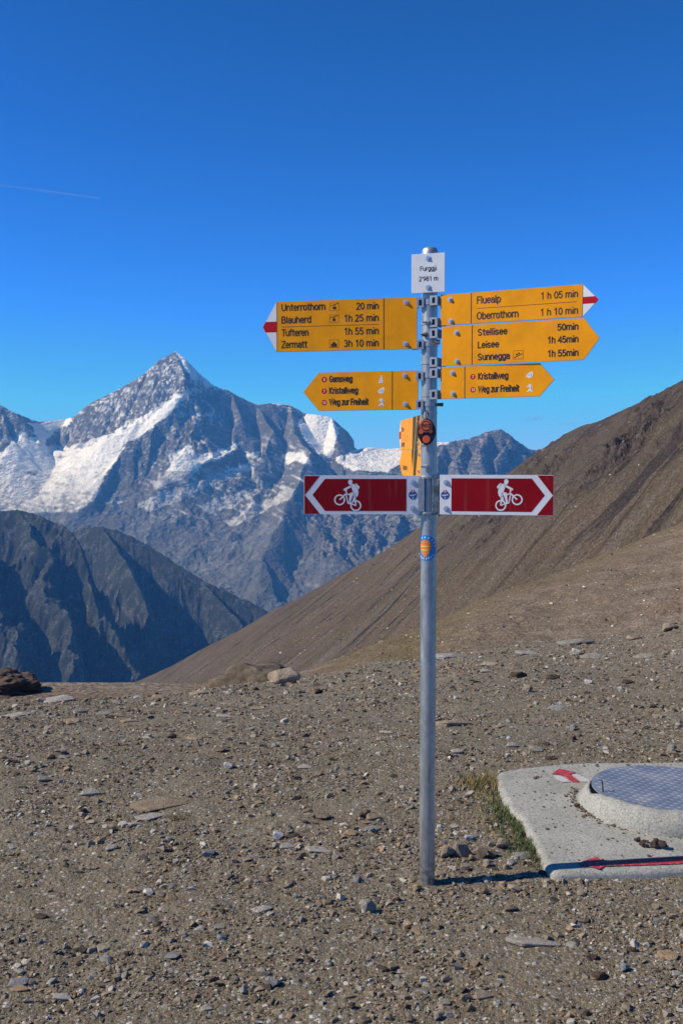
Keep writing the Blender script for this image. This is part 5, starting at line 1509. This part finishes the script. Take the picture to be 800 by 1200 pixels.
D = arm('trail_sign', 'yellow arm pointing right, reading Stellisee, Leisee and Sunnegga', 26, 406, 1, 517.2, 683.8, (702.6, 397.4), (600, 377.6, 425.6), 402, 'plain', 553, [(534.6, 389.6), (535.2, 423.2)], (391.0, 424.5))
for t, b, y in (('Stellisee', 594.2, 393.8), ('Leisee', 584.5, 408.4), ('Sunnegga', 597, 422.6)): D.text(t, 559.4, b, y, 8.4, bold=0.018)
for t, a, y in (('50min', 652.5, 387.8), ('1h 45min', 641.3, 402.9), ('1h 55min', 641.3, 418.7)): D.text(t, a, 677.2, y, 8.4, bold=0.018)
icon_box(D, 601.2, 612.8, 411.0, 420.6, 'cable')

E = arm('trail_sign', 'short yellow arm pointing right, Kristallweg and Weg zur Freiheit', 25, 449, 1, 516.0, 632.0, (649.6, 444.8), (570, 428.0, 466.4), 447, 'plain', 544.4, [(530.0, 436.8), (530.6, 461.2)], (437.5, 462.5))
for t, b, y, d, k in (('Kristallweg', 595.2, 445.2, '7', 'crystal'), ('Weg zur Freiheit', 608.2, 460.4, '13', 'stand')):
    E.text(t, 559.6, b, y, 8.4, bold=0.016)
    red_disc(E, 553.9, y - 3.6, d); animal(E, 620.4, y - 5.6 , k)

# ---- two arms seen nearly end-on, running away behind the pole
def edge_arm(label, th, z0, z1, xi, xs, xt, tip, words, off):
    S = Sign('trail_sign', th, (z0 + z1) / 2, label, 'trail sign', off)
    a, b = z0 - S.z, z1 - S.z; m_ = 0.0
    S.prism('panel', [(xi, b), (xs, b), (xt, m_), (xs, a), (xi, a)], M_al, -0.0012, 0.0016, 0.0003)
    e = 0.0007
    if tip:
        S.flat('yellow_face', [[(xi - e, a + e), (xs, a + e), (xs, b - e), (xi - e, b - e)]], M_yel, 0.0001)
        S.flat('white_tip', [[(xs - 0.001, a + e), (xt + 2 * e, 0), (xs - 0.001, b - e)]], M_wht, 0.0001)
        r = (b - a) * 0.13
        S.flat('red_stripe', [[(xs - 0.001, -r), (xs + (xt - xs) * 0.72, -r), (xt + 2 * e, 0), (xs + (xt - xs) * 0.72, r), (xs - 0.001, r)]], M_red, 0.0004)
    else:
        S.flat('yellow_face', [[(xi - e, a + e), (xs, a + e), (xt + 2 * e, 0), (xs, b - e), (xi - e, b - e)]], M_yel, 0.0001)
    S.flat('divider_line', [[(xi - 0.132, a + e), (xi - 0.128, a + e), (xi - 0.128, b - e), (xi - 0.132, b - e)]], M_ink, 0.0004)
    n = len(words)
    for k, (w, x0, x1) in enumerate(words):
        zz = b - (k + 0.78) * (b - a) / n
        lettering(S.o, w, x0, x1, zz, 0.020, M_ink, -off - 0.0021, 0.006)
    for zz in (a + 0.022, b - 0.022): S.bolt(xi - 0.04, zz)
    for zz in (a + 0.02, b - 0.02):
        bm = bmesh.new(); bm_box(bm, (xi - 0.025, -off + 0.010, zz), (0.05, 0.014, 0.030)); obj_bm('bracket', bm, M_gv, S.o)
    return S
edge_arm('yellow arm with red tip seen nearly end on behind the pole', 85.5, 1.697, 1.826, 0.0, -0.56, -0.62, True, [('Täsch', -0.54, -0.46), ('Zermatt', -0.54, -0.44)], 0.030)
edge_arm('lower yellow arm seen nearly end on just above the red signs', 84.0, 1.588, 1.6965, 0.0, -0.46, -0.53, False, [('Täschalp', -0.44, -0.33)], 0.026)

# ---- red mountain bike signs
def bike(S, cx, cy, k, flip):
    """rider drawn in the units of a 600 x 560 sketch, front wheel on the left when flip is +1"""
    def q(a, b):
        return (S.P(cx + flip * (a - 365) * k, cy + (b - 340) * k))
    def st(a, b, w):
        A_, B_ = q(*a), q(*b); ww = abs(S.P(cx + w * k, cy)[0] - S.P(cx, cy)[0])
        return strokepoly(A_, B_, ww)
    def rg(c, r1, r0):
        C_ = q(*c); s = abs(S.P(cx + k, cy)[0] - S.P(cx, cy)[0])
        return ringpoly(C_[0], C_[1], r1 * s, r0 * s)
    def el(c, rx, ry, n=18): return [q(c[0] + rx * math.cos(t * 2 * math.pi / n), c[1] + ry * math.sin(t * 2 * math.pi / n)) for t in range(n)]
    wheels = rg((237, 410), 86, 64) + rg((490, 500), 86, 64)
    S.flat('bicycle_wheels', wheels, M_wht, 0.0006)
    fr = [st((237, 410), (352, 298), 22), st((352, 302), (330, 268), 16), st((300, 252), (352, 268), 18), st((335, 312), (410, 338), 18), st((335, 318), (368, 466), 18), st((368, 460), (420, 474), 22), st((420, 470), (492, 500), 18), st((478, 385), (490, 500), 22)]
    S.flat('bicycle_frame', fr, M_wht, 0.00065)
    body = [[q(*p_) for p_ in ((398, 178), (440, 160), (478, 170), (512, 222), (528, 265), (532, 300), (522, 345), (490, 385), (470, 372), (452, 330), (448, 290), (420, 215))],
            [q(*p_) for p_ in ((300, 240), (410, 180), (440, 168), (432, 215), (415, 215), (320, 268), (298, 262))],
            [q(*p_) for p_ in ((396, 304), (450, 290), (500, 320), (452, 340), (440, 350), (412, 420), (404, 466), (380, 462), (388, 400))],
            [q(*p_) for p_ in ((462, 335), (500, 360), (482, 395), (486, 420), (420, 470), (400, 466), (446, 420))],
            el((404, 132), 34, 42)]
    S.flat('rider', body, M_wht, 0.0007)
    S.flat('backpack', [[q(*p_) for p_ in ((478, 152), (500, 156), (548, 205), (545, 228), (530, 245), (514, 218))]], M_wht, 0.00065)
def emblem(S, px, py, r):
    c = S.P(px, py); k = abs(S.P(px + 1, py)[0] - c[0])
    S.flat('round_emblem', [circle(c[0], c[1], r * k, 24)], M_blue, 0.0004)
    S.flat('emblem_lettering', [strokepoly((c[0] - 3.4 * k, c[1] + 0.4 * k), (c[0] - 1.4 * k, c[1] - 1.2 * k), 1.1 * k), strokepoly((c[0] - 0.9 * k, c[1] + 0.6 * k), (c[0] + 0.9 * k, c[1] - 0.9 * k), 1.3 * k),
                               strokepoly((c[0] + 1.5 * k, c[1] + 0.8 * k), (c[0] + 3.4 * k, c[1] + 0.2 * k), 1.1 * k), circle(c[0], c[1] - 3.3 * k, 0.8 * k, 10)], M_wht, 0.0006)
    z = c[1] + 4.3 * k
    S.flat('red_shield', [[(c[0] - 1.8 * k, z + 1.7 * k), (c[0] - 1.8 * k, z - 0.7 * k), (c[0], z - 1.9 * k), (c[0] + 1.8 * k, z - 0.7 * k), (c[0] + 1.8 * k, z + 1.7 * k)]], M_red, 0.0008)
    S.flat('white_cross', [strokepoly((c[0] - 1.2 * k, z), (c[0] + 1.2 * k, z), 0.8 * k), strokepoly((c[0], z - 1.2 * k), (c[0], z + 1.2 * k), 0.8 * k)], M_wht, 0.001)
def bike_sign(label, th, side, inner, outer, ref, zin, bolts, emb, bk_):
    S = Sign('bike_route_sign', th, W(502, 580, PY).z, label, 'bike sign', 0.030)
    xi, _ = S.P(inner, 580); xo, _ = S.P(outer, 580); _, z1 = S.P(ref[0], ref[1]); _, z0 = S.P(ref[0], ref[2]); zm = (z0 + z1) / 2
    sg = side
    S.prism('panel', [(xi, z0), (xo, z0), (xo, z1), (xi, z1)], M_wht, -0.0012, 0.0018, 0.0004)
    H_ = z1 - z0; b = H_ * 0.085
    L_ = abs(xo - xi)
    xr = S.P(zin, 580)[0]                       # where the red field starts
    x1 = xo - sg * 0.080; x2 = xo - sg * 0.032   # inner chevron shoulder and point
    S.flat('red_field', [[(xr, z0 + b), (x1, z0 + b), (x2, zm), (x1, z1 - b), (xr, z1 - b)]], M_mar, 0.0002)
    x3 = xo - sg * 0.060; e = 0.0012
    S.flat('red_corner', [[(xo - sg * e, z1 - e), (x3, z1 - e), (xo - sg * 0.0035, zm + 0.001), (xo - sg * e, zm + 0.001)]], M_mar, 0.0002)
    S.flat('red_corner', [[(xo - sg * e, z0 + e), (x3, z0 + e), (xo - sg * 0.0035, zm - 0.001), (xo - sg * e, zm - 0.001)]], M_mar, 0.0002)
    for q in bolts: S.bolt(*S.P(*q), 0.0085, 0.005)
    emblem(S, *emb, 5.0)
    bike(S, *bk_)
    return S
bike_sign('dark red bike route sign pointing left with white cyclist', 2, -1, 491.5, 356.3, (430, 557.3, 602.6), 475.8, [(483.4, 565), (483.2, 595.6)], (483.5, 580.2), (407.4, 580.5, 1 / 13.33, 1))
bike_sign('brighter red bike route sign pointing right with white cyclist', 13, 1, 515.0, 648.2, (570, 556.6, 603.4), 528.6, [(522.3, 565.2), (522.3, 596)], (521.3, 580.2), (595.8, 580.2, 1 / 13.2, -1))
clamp = empty('pole_clamp', (PX, PY, pole_z(580)), -R(5))
tag(clamp, 'grey steel clamp box holding the two red signs to the pole', 'clamp')
def flange(z, hh, name):
    bm = bmesh.new(); n = 48
    sq = lambda a, r: r / max(abs(math.cos(a)), abs(math.sin(a))) if False else r
    rings = [[bm.verts.new((rr * math.cos(2 * math.pi * k / n), rr * math.sin(2 * math.pi * k / n), z + zz)) for rr, zz in ((PR + 0.0004, -hh), (PR + 0.011, -hh), (PR + 0.012, 0), (PR + 0.011, hh), (PR + 0.0004, hh))] for k in range(n)]
    for k in range(n):
        A_, B_ = rings[k], rings[(k + 1) % n]
        for q in range(5): bm.faces.new((A_[q], A_[(q + 1) % 5], B_[(q + 1) % 5], B_[q]))
    o = obj_bm(name, bm, M_gv, clamp)
zc = pole_z(580)
flange(pole_z(559.2) - zc, 0.006, 'flange'); flange(pole_z(601.6) - zc, 0.006, 'flange')
hz = (pole_z(561) - pole_z(600)) / 2
bm = bmesh.new(); bm_box(bm, (-0.0275, -0.0345, 0), (0.0235, 0.006, hz * 2)); bm_box(bm, (-0.0405, -0.018, 0), (0.004, 0.036, hz * 2)); bevel(bm, 0.0008, 1); obj_bm('cheek', bm, M_al, clamp)
bm = bmesh.new(); bm_box(bm, (0.0270, -0.0330, 0), (0.030, 0.004, hz * 2), Matrix.Rotation(R(28), 4, 'Z')); bm_box(bm, (0.0415, -0.012, 0), (0.004, 0.040, hz * 2)); bevel(bm, 0.0008, 1); obj_bm('cheek', bm, M_gv, clamp)
for py in (559.2, 601.6):
    bm = bmesh.new(); bm_cyl(bm, (0.047, -0.020, pole_z(py) - zc), (0.047, -0.034, pole_z(py) - zc), 0.006, 6); obj_bm('bolt', bm, M_dk, clamp)

# ---- round balloon sticker wrapped on the pole
st = empty('balloon_sticker', (PX, PY, pole_z(642.3)), 0)
tag(st, 'round blue sticker with an orange hot air balloon on the pole', 'sticker')
n0 = Vector((-PX, -PY, 0)).normalized(); r0 = Vector((-n0.y, n0.x, 0))
def wrapped(name, fn, m, lift, n=48, rr=10, ds=0.0, dz=0.0):
    V = []; 
    for j in range(rr + 1):
        for k in range(n):
            a = 2 * math.pi * k / n; x, z = fn(a); x, z = x * j / rr + ds, z * j / rr + dz
            al = (x - 0.0135) / PR; rad = PR + lift
            p_ = r0 * math.sin(al) * rad + n0 * math.cos(al) * rad
            V.append((p_.x, p_.y, z))
    i = np.arange((rr + 1) * n).reshape(rr + 1, n); j = np.roll(i, -1, 1)
    return from_arrays(name, V, np.stack([i[:-1], j[:-1], j[1:], i[1:]], -1).reshape(-1, 4), m, st, True)
wrapped('blue_disc', lambda a: (0.050 * math.cos(a), 0.050 * math.sin(a)), plain('sticker_blue', (0.03, 0.23, 0.55), 0.4), 0.0006)
def bal(a):
    r = 0.027
    x, z = r * math.cos(a), r * math.sin(a)
    if z < 0: x *= (1 + z / 0.055 * 1.2); z *= 1.45
    return x, z + 0.004
wrapped('balloon', bal, plain('sticker_orange', (0.75, 0.22, 0.03), 0.4), 0.0010)
wrapped('balloon_band', lambda a: (0.022 * math.cos(a), 0.003 * math.sin(a)), plain('sticker_gold', (0.80, 0.50, 0.10), 0.4), 0.0014, 24, 4, 0, 0.006)
wrapped('balloon_band', lambda a: (0.018 * math.cos(a), 0.0025 * math.sin(a)), bpy.data.materials['sticker_gold'], 0.0014, 24, 4, 0, -0.008)
wrapped('basket', lambda a: (0.003 * math.cos(a), 0.003 * math.sin(a)), M_ink, 0.0014, 12, 2, 0, -0.043 + 0.003)
for k in range(15):
    a = R(150 - k * 20) if k < 8 else R(-125 + (k - 8) * 14)
    wrapped('rim_mark', lambda t, a=a: (0.0028 * math.cos(t), 0.0034 * math.sin(t)), M_wht, 0.0014, 8, 1, 0.041 * math.cos(a), 0.041 * math.sin(a))

# ---- black and orange badge hanging in front of the pole
bd = empty('hanging_badge', (PX, PY, pole_z(506)), -R(3))
tag(bd, 'black rimmed badge with two round orange lenses hanging on the pole', 'badge')
M_or = plain('orange_lens', (0.95, 0.15, 0.03), 0.25, 0, 0.15, 80)
M_bk = plain('black_rubber', (0.012, 0.012, 0.014), 0.55)
def lensdisc(name, pts, y0, y1, m, bev=0.002):
    bm = bmesh.new(); bm_prism(bm, pts, y0, y1)
    es = [e for e in bm.edges if abs(e.verts[0].co.y - y0) < 1e-6 and abs(e.verts[1].co.y - y0) < 1e-6]
    bmesh.ops.bevel(bm, geom=es, offset=bev, segments=2, affect='EDGES')
    return obj_bm(name, bm, m, bd)
u_ = 1 / 300.0
def bp(px, py): return ((px - 502.7) * u_, -(py - 506) * u_)
out = []
for k in range(36):
    a = 2 * math.pi * k / 36; rx = 9.8 + 0.5 * math.cos(2 * a); ry = 15.0
    x, z = bp(499.6 + rx * math.cos(a), 506.2 - ry * math.sin(a)); out.append((x, z))
lensdisc('backing', out, -0.052, -0.040, M_bk, 0.004)
lensdisc('upper_lens', circle(*bp(498.6, 499.8), 7.2 * u_, 28), -0.055, -0.050, M_or)
lensdisc('lens_rim', circle(*bp(498.8, 499.6), 5.7 * u_, 28), -0.0562, -0.052, M_bk, 0.0008)
lensdisc('upper_lens', circle(*bp(498.8, 499.6), 5.2 * u_, 28), -0.0575, -0.053, M_or)
lensdisc('side_lens', circle(*bp(493.2, 506.0), 2.9 * u_, 16), -0.054, -0.050, M_or, 0.001)
lensdisc('side_lens', circle(*bp(504.0, 505.6), 2.4 * u_, 16), -0.054, -0.050, M_or, 0.001)
lensdisc('lower_lens', circle(*bp(499.3, 514.8), 4.4 * u_, 24), -0.056, -0.050, M_or)
x, z = bp(494.6, 501.2); x2, _ = bp(503.2, 500)
lettering(bd, 'RITZ', x, x2, z, 3.6 * u_, M_ink, -0.0578, 0.02)
bm = bmesh.new()
bmesh.ops.create_cone(bm, cap_ends=True, segments=12, radius1=0.004, radius2=0.004, depth=0.03, matrix=Matrix.Translation((bp(498, 0)[0], -0.043, bp(0, 488)[1])))
obj_bm('hook', bm, M_al, bd)
link_pts = [(bp(498 + 3.2 * math.cos(a), 0)[0], -0.040 - 0.004 * math.sin(a), bp(0, 487 - 5.0 * math.sin(a))[1]) for a in np.linspace(0, 2 * math.pi, 25)]
tube('ring', link_pts, 0.0016, M_dk, bd)

# ================================================================== SKY DETAILS
def m_vapor(col, dens, sc):
    def b(nt, p):
        nt.nodes.remove(p)
        out = nt.nodes['Material Output']
        d = nt.nodes.new('ShaderNodeBsdfDiffuse'); d.inputs[0].default_value = (*col, 1)
        tr = nt.nodes.new('ShaderNodeBsdfTransparent'); mx = nt.nodes.new('ShaderNodeMixShader')
        a = attr(nt, 'vapour').outputs['Fac']
        n = noise_n(nt, coords(nt), sc, 5, 0.6)
        f = math_n(nt, 'MULTIPLY', a, math_n(nt, 'MULTIPLY', ramp(nt, n, [(0.3, 0.3), (0.65, 1.0)]), dens))
        L(nt, f, mx.inputs[0]); L(nt, tr.outputs[0], mx.inputs[1]); L(nt, d.outputs[0], mx.inputs[2])
        L(nt, mx.outputs[0], out.inputs['Surface'])
    return mat('vapour', b)
a0, a1 = W(-90, 205, 30000), W(118, 232.5, 30000)
ax = (a1 - a0); n = 60; V = []; dn = []
up = Vector((0, 0.3, 1)).normalized(); fw = ax.cross(up).normalized()
for k in range(n):
    t = k / (n - 1); c = a0 + ax * t
    w = 30 - 8 * t
    for j in range(8):
        an = 2 * math.pi * j / 8
        q = c + up * math.cos(an) * w + fw * math.sin(an) * w
        V.append(q); dn.append(min(1, (0.35 + 0.65 * t)) * (1 - max(0, t - 0.985) / 0.015 * 0.7))
i = np.arange(n * 8).reshape(n, 8); j = np.roll(i, -1, 1)
ct = from_arrays('contrail', [tuple(q) for q in V], np.stack([i[:-1], j[:-1], j[1:], i[1:]], -1).reshape(-1, 4), m_vapor((0.70, 0.82, 1.0), 0.22, 0.002), None, True, {'vapour': np.array(dn)})
tag(ct, 'thin faint white contrail slanting across the sky at upper left', 'contrail')
def wisp(px, py, wpx, hpx, label, seed):
    c = W(px, py, 26000); w = wpx / F * 26000 / 2; h = hpx / F * 26000 / 2
    th = np.linspace(0, 2 * math.pi, 48, endpoint=False); ph = np.linspace(0.02, math.pi - 0.02, 24)
    T, Pp = np.meshgrid(th, ph)
    x = np.cos(T) * np.sin(Pp); y = np.sin(T) * np.sin(Pp); z = np.cos(Pp)
    nn_ = fbm(x * 2.2 + seed, z * 2.2 + y, 4, seed, 0.6)
    k = 1 + 0.5 * nn_
    V = np.stack([c.x + x * w * k, c.y + y * w * 0.6, c.z + z * h * k + 0.12 * h * x], -1).reshape(-1, 3)
    i = np.arange(24 * 48).reshape(24, 48); j = np.roll(i, -1, 1)
    dens = np.clip(1 - x ** 2 * 1.0 - z ** 2 * 1.0, 0, 1) ** 1.5 * np.clip(0.7 + 1.4 * nn_, 0, 1)
    o = from_arrays('cloud', V, np.stack([i[:-1], j[:-1], j[1:], i[1:]], -1).reshape(-1, 4), M_wisp, None, True, {'vapour': dens.reshape(-1)})
    tag(o, label, 'cloud')
M_wisp = m_vapor((0.50, 0.52, 0.62), 0.20, 0.0015)
wisp(626, 491, 26, 10, 'faint small grey wisp of cloud left of its twin above the brown slope', 3)
wisp(667, 497, 30, 7, 'faint flatter wisp of cloud nearest the skyline of the brown slope', 8)

# ================================================================== HAZE
bm = bmesh.new()
bm_box(bm, (0, 6700, -100), (28000, 19800, 3900))
hz_ = obj_bm('haze', bm, None, None)
hm = bpy.data.materials.new('mountain_air'); hm.use_nodes = True
nt = hm.node_tree; nt.nodes.clear()
o_ = nt.nodes.new('ShaderNodeOutputMaterial'); pv = nt.nodes.new('ShaderNodeVolumePrincipled')
pv.inputs['Color'].default_value = (0.11, 0.39, 1.0, 1)
pv.inputs['Absorption Color'].default_value = (1, 1, 1, 1)
pv.inputs['Density'].default_value = 4.3e-5
pv.inputs['Anisotropy'].default_value = 0.0
nt.links.new(pv.outputs[0], o_.inputs['Volume'])
hz_.data.materials.append(hm)
hz_['kind'] = 'stuff'
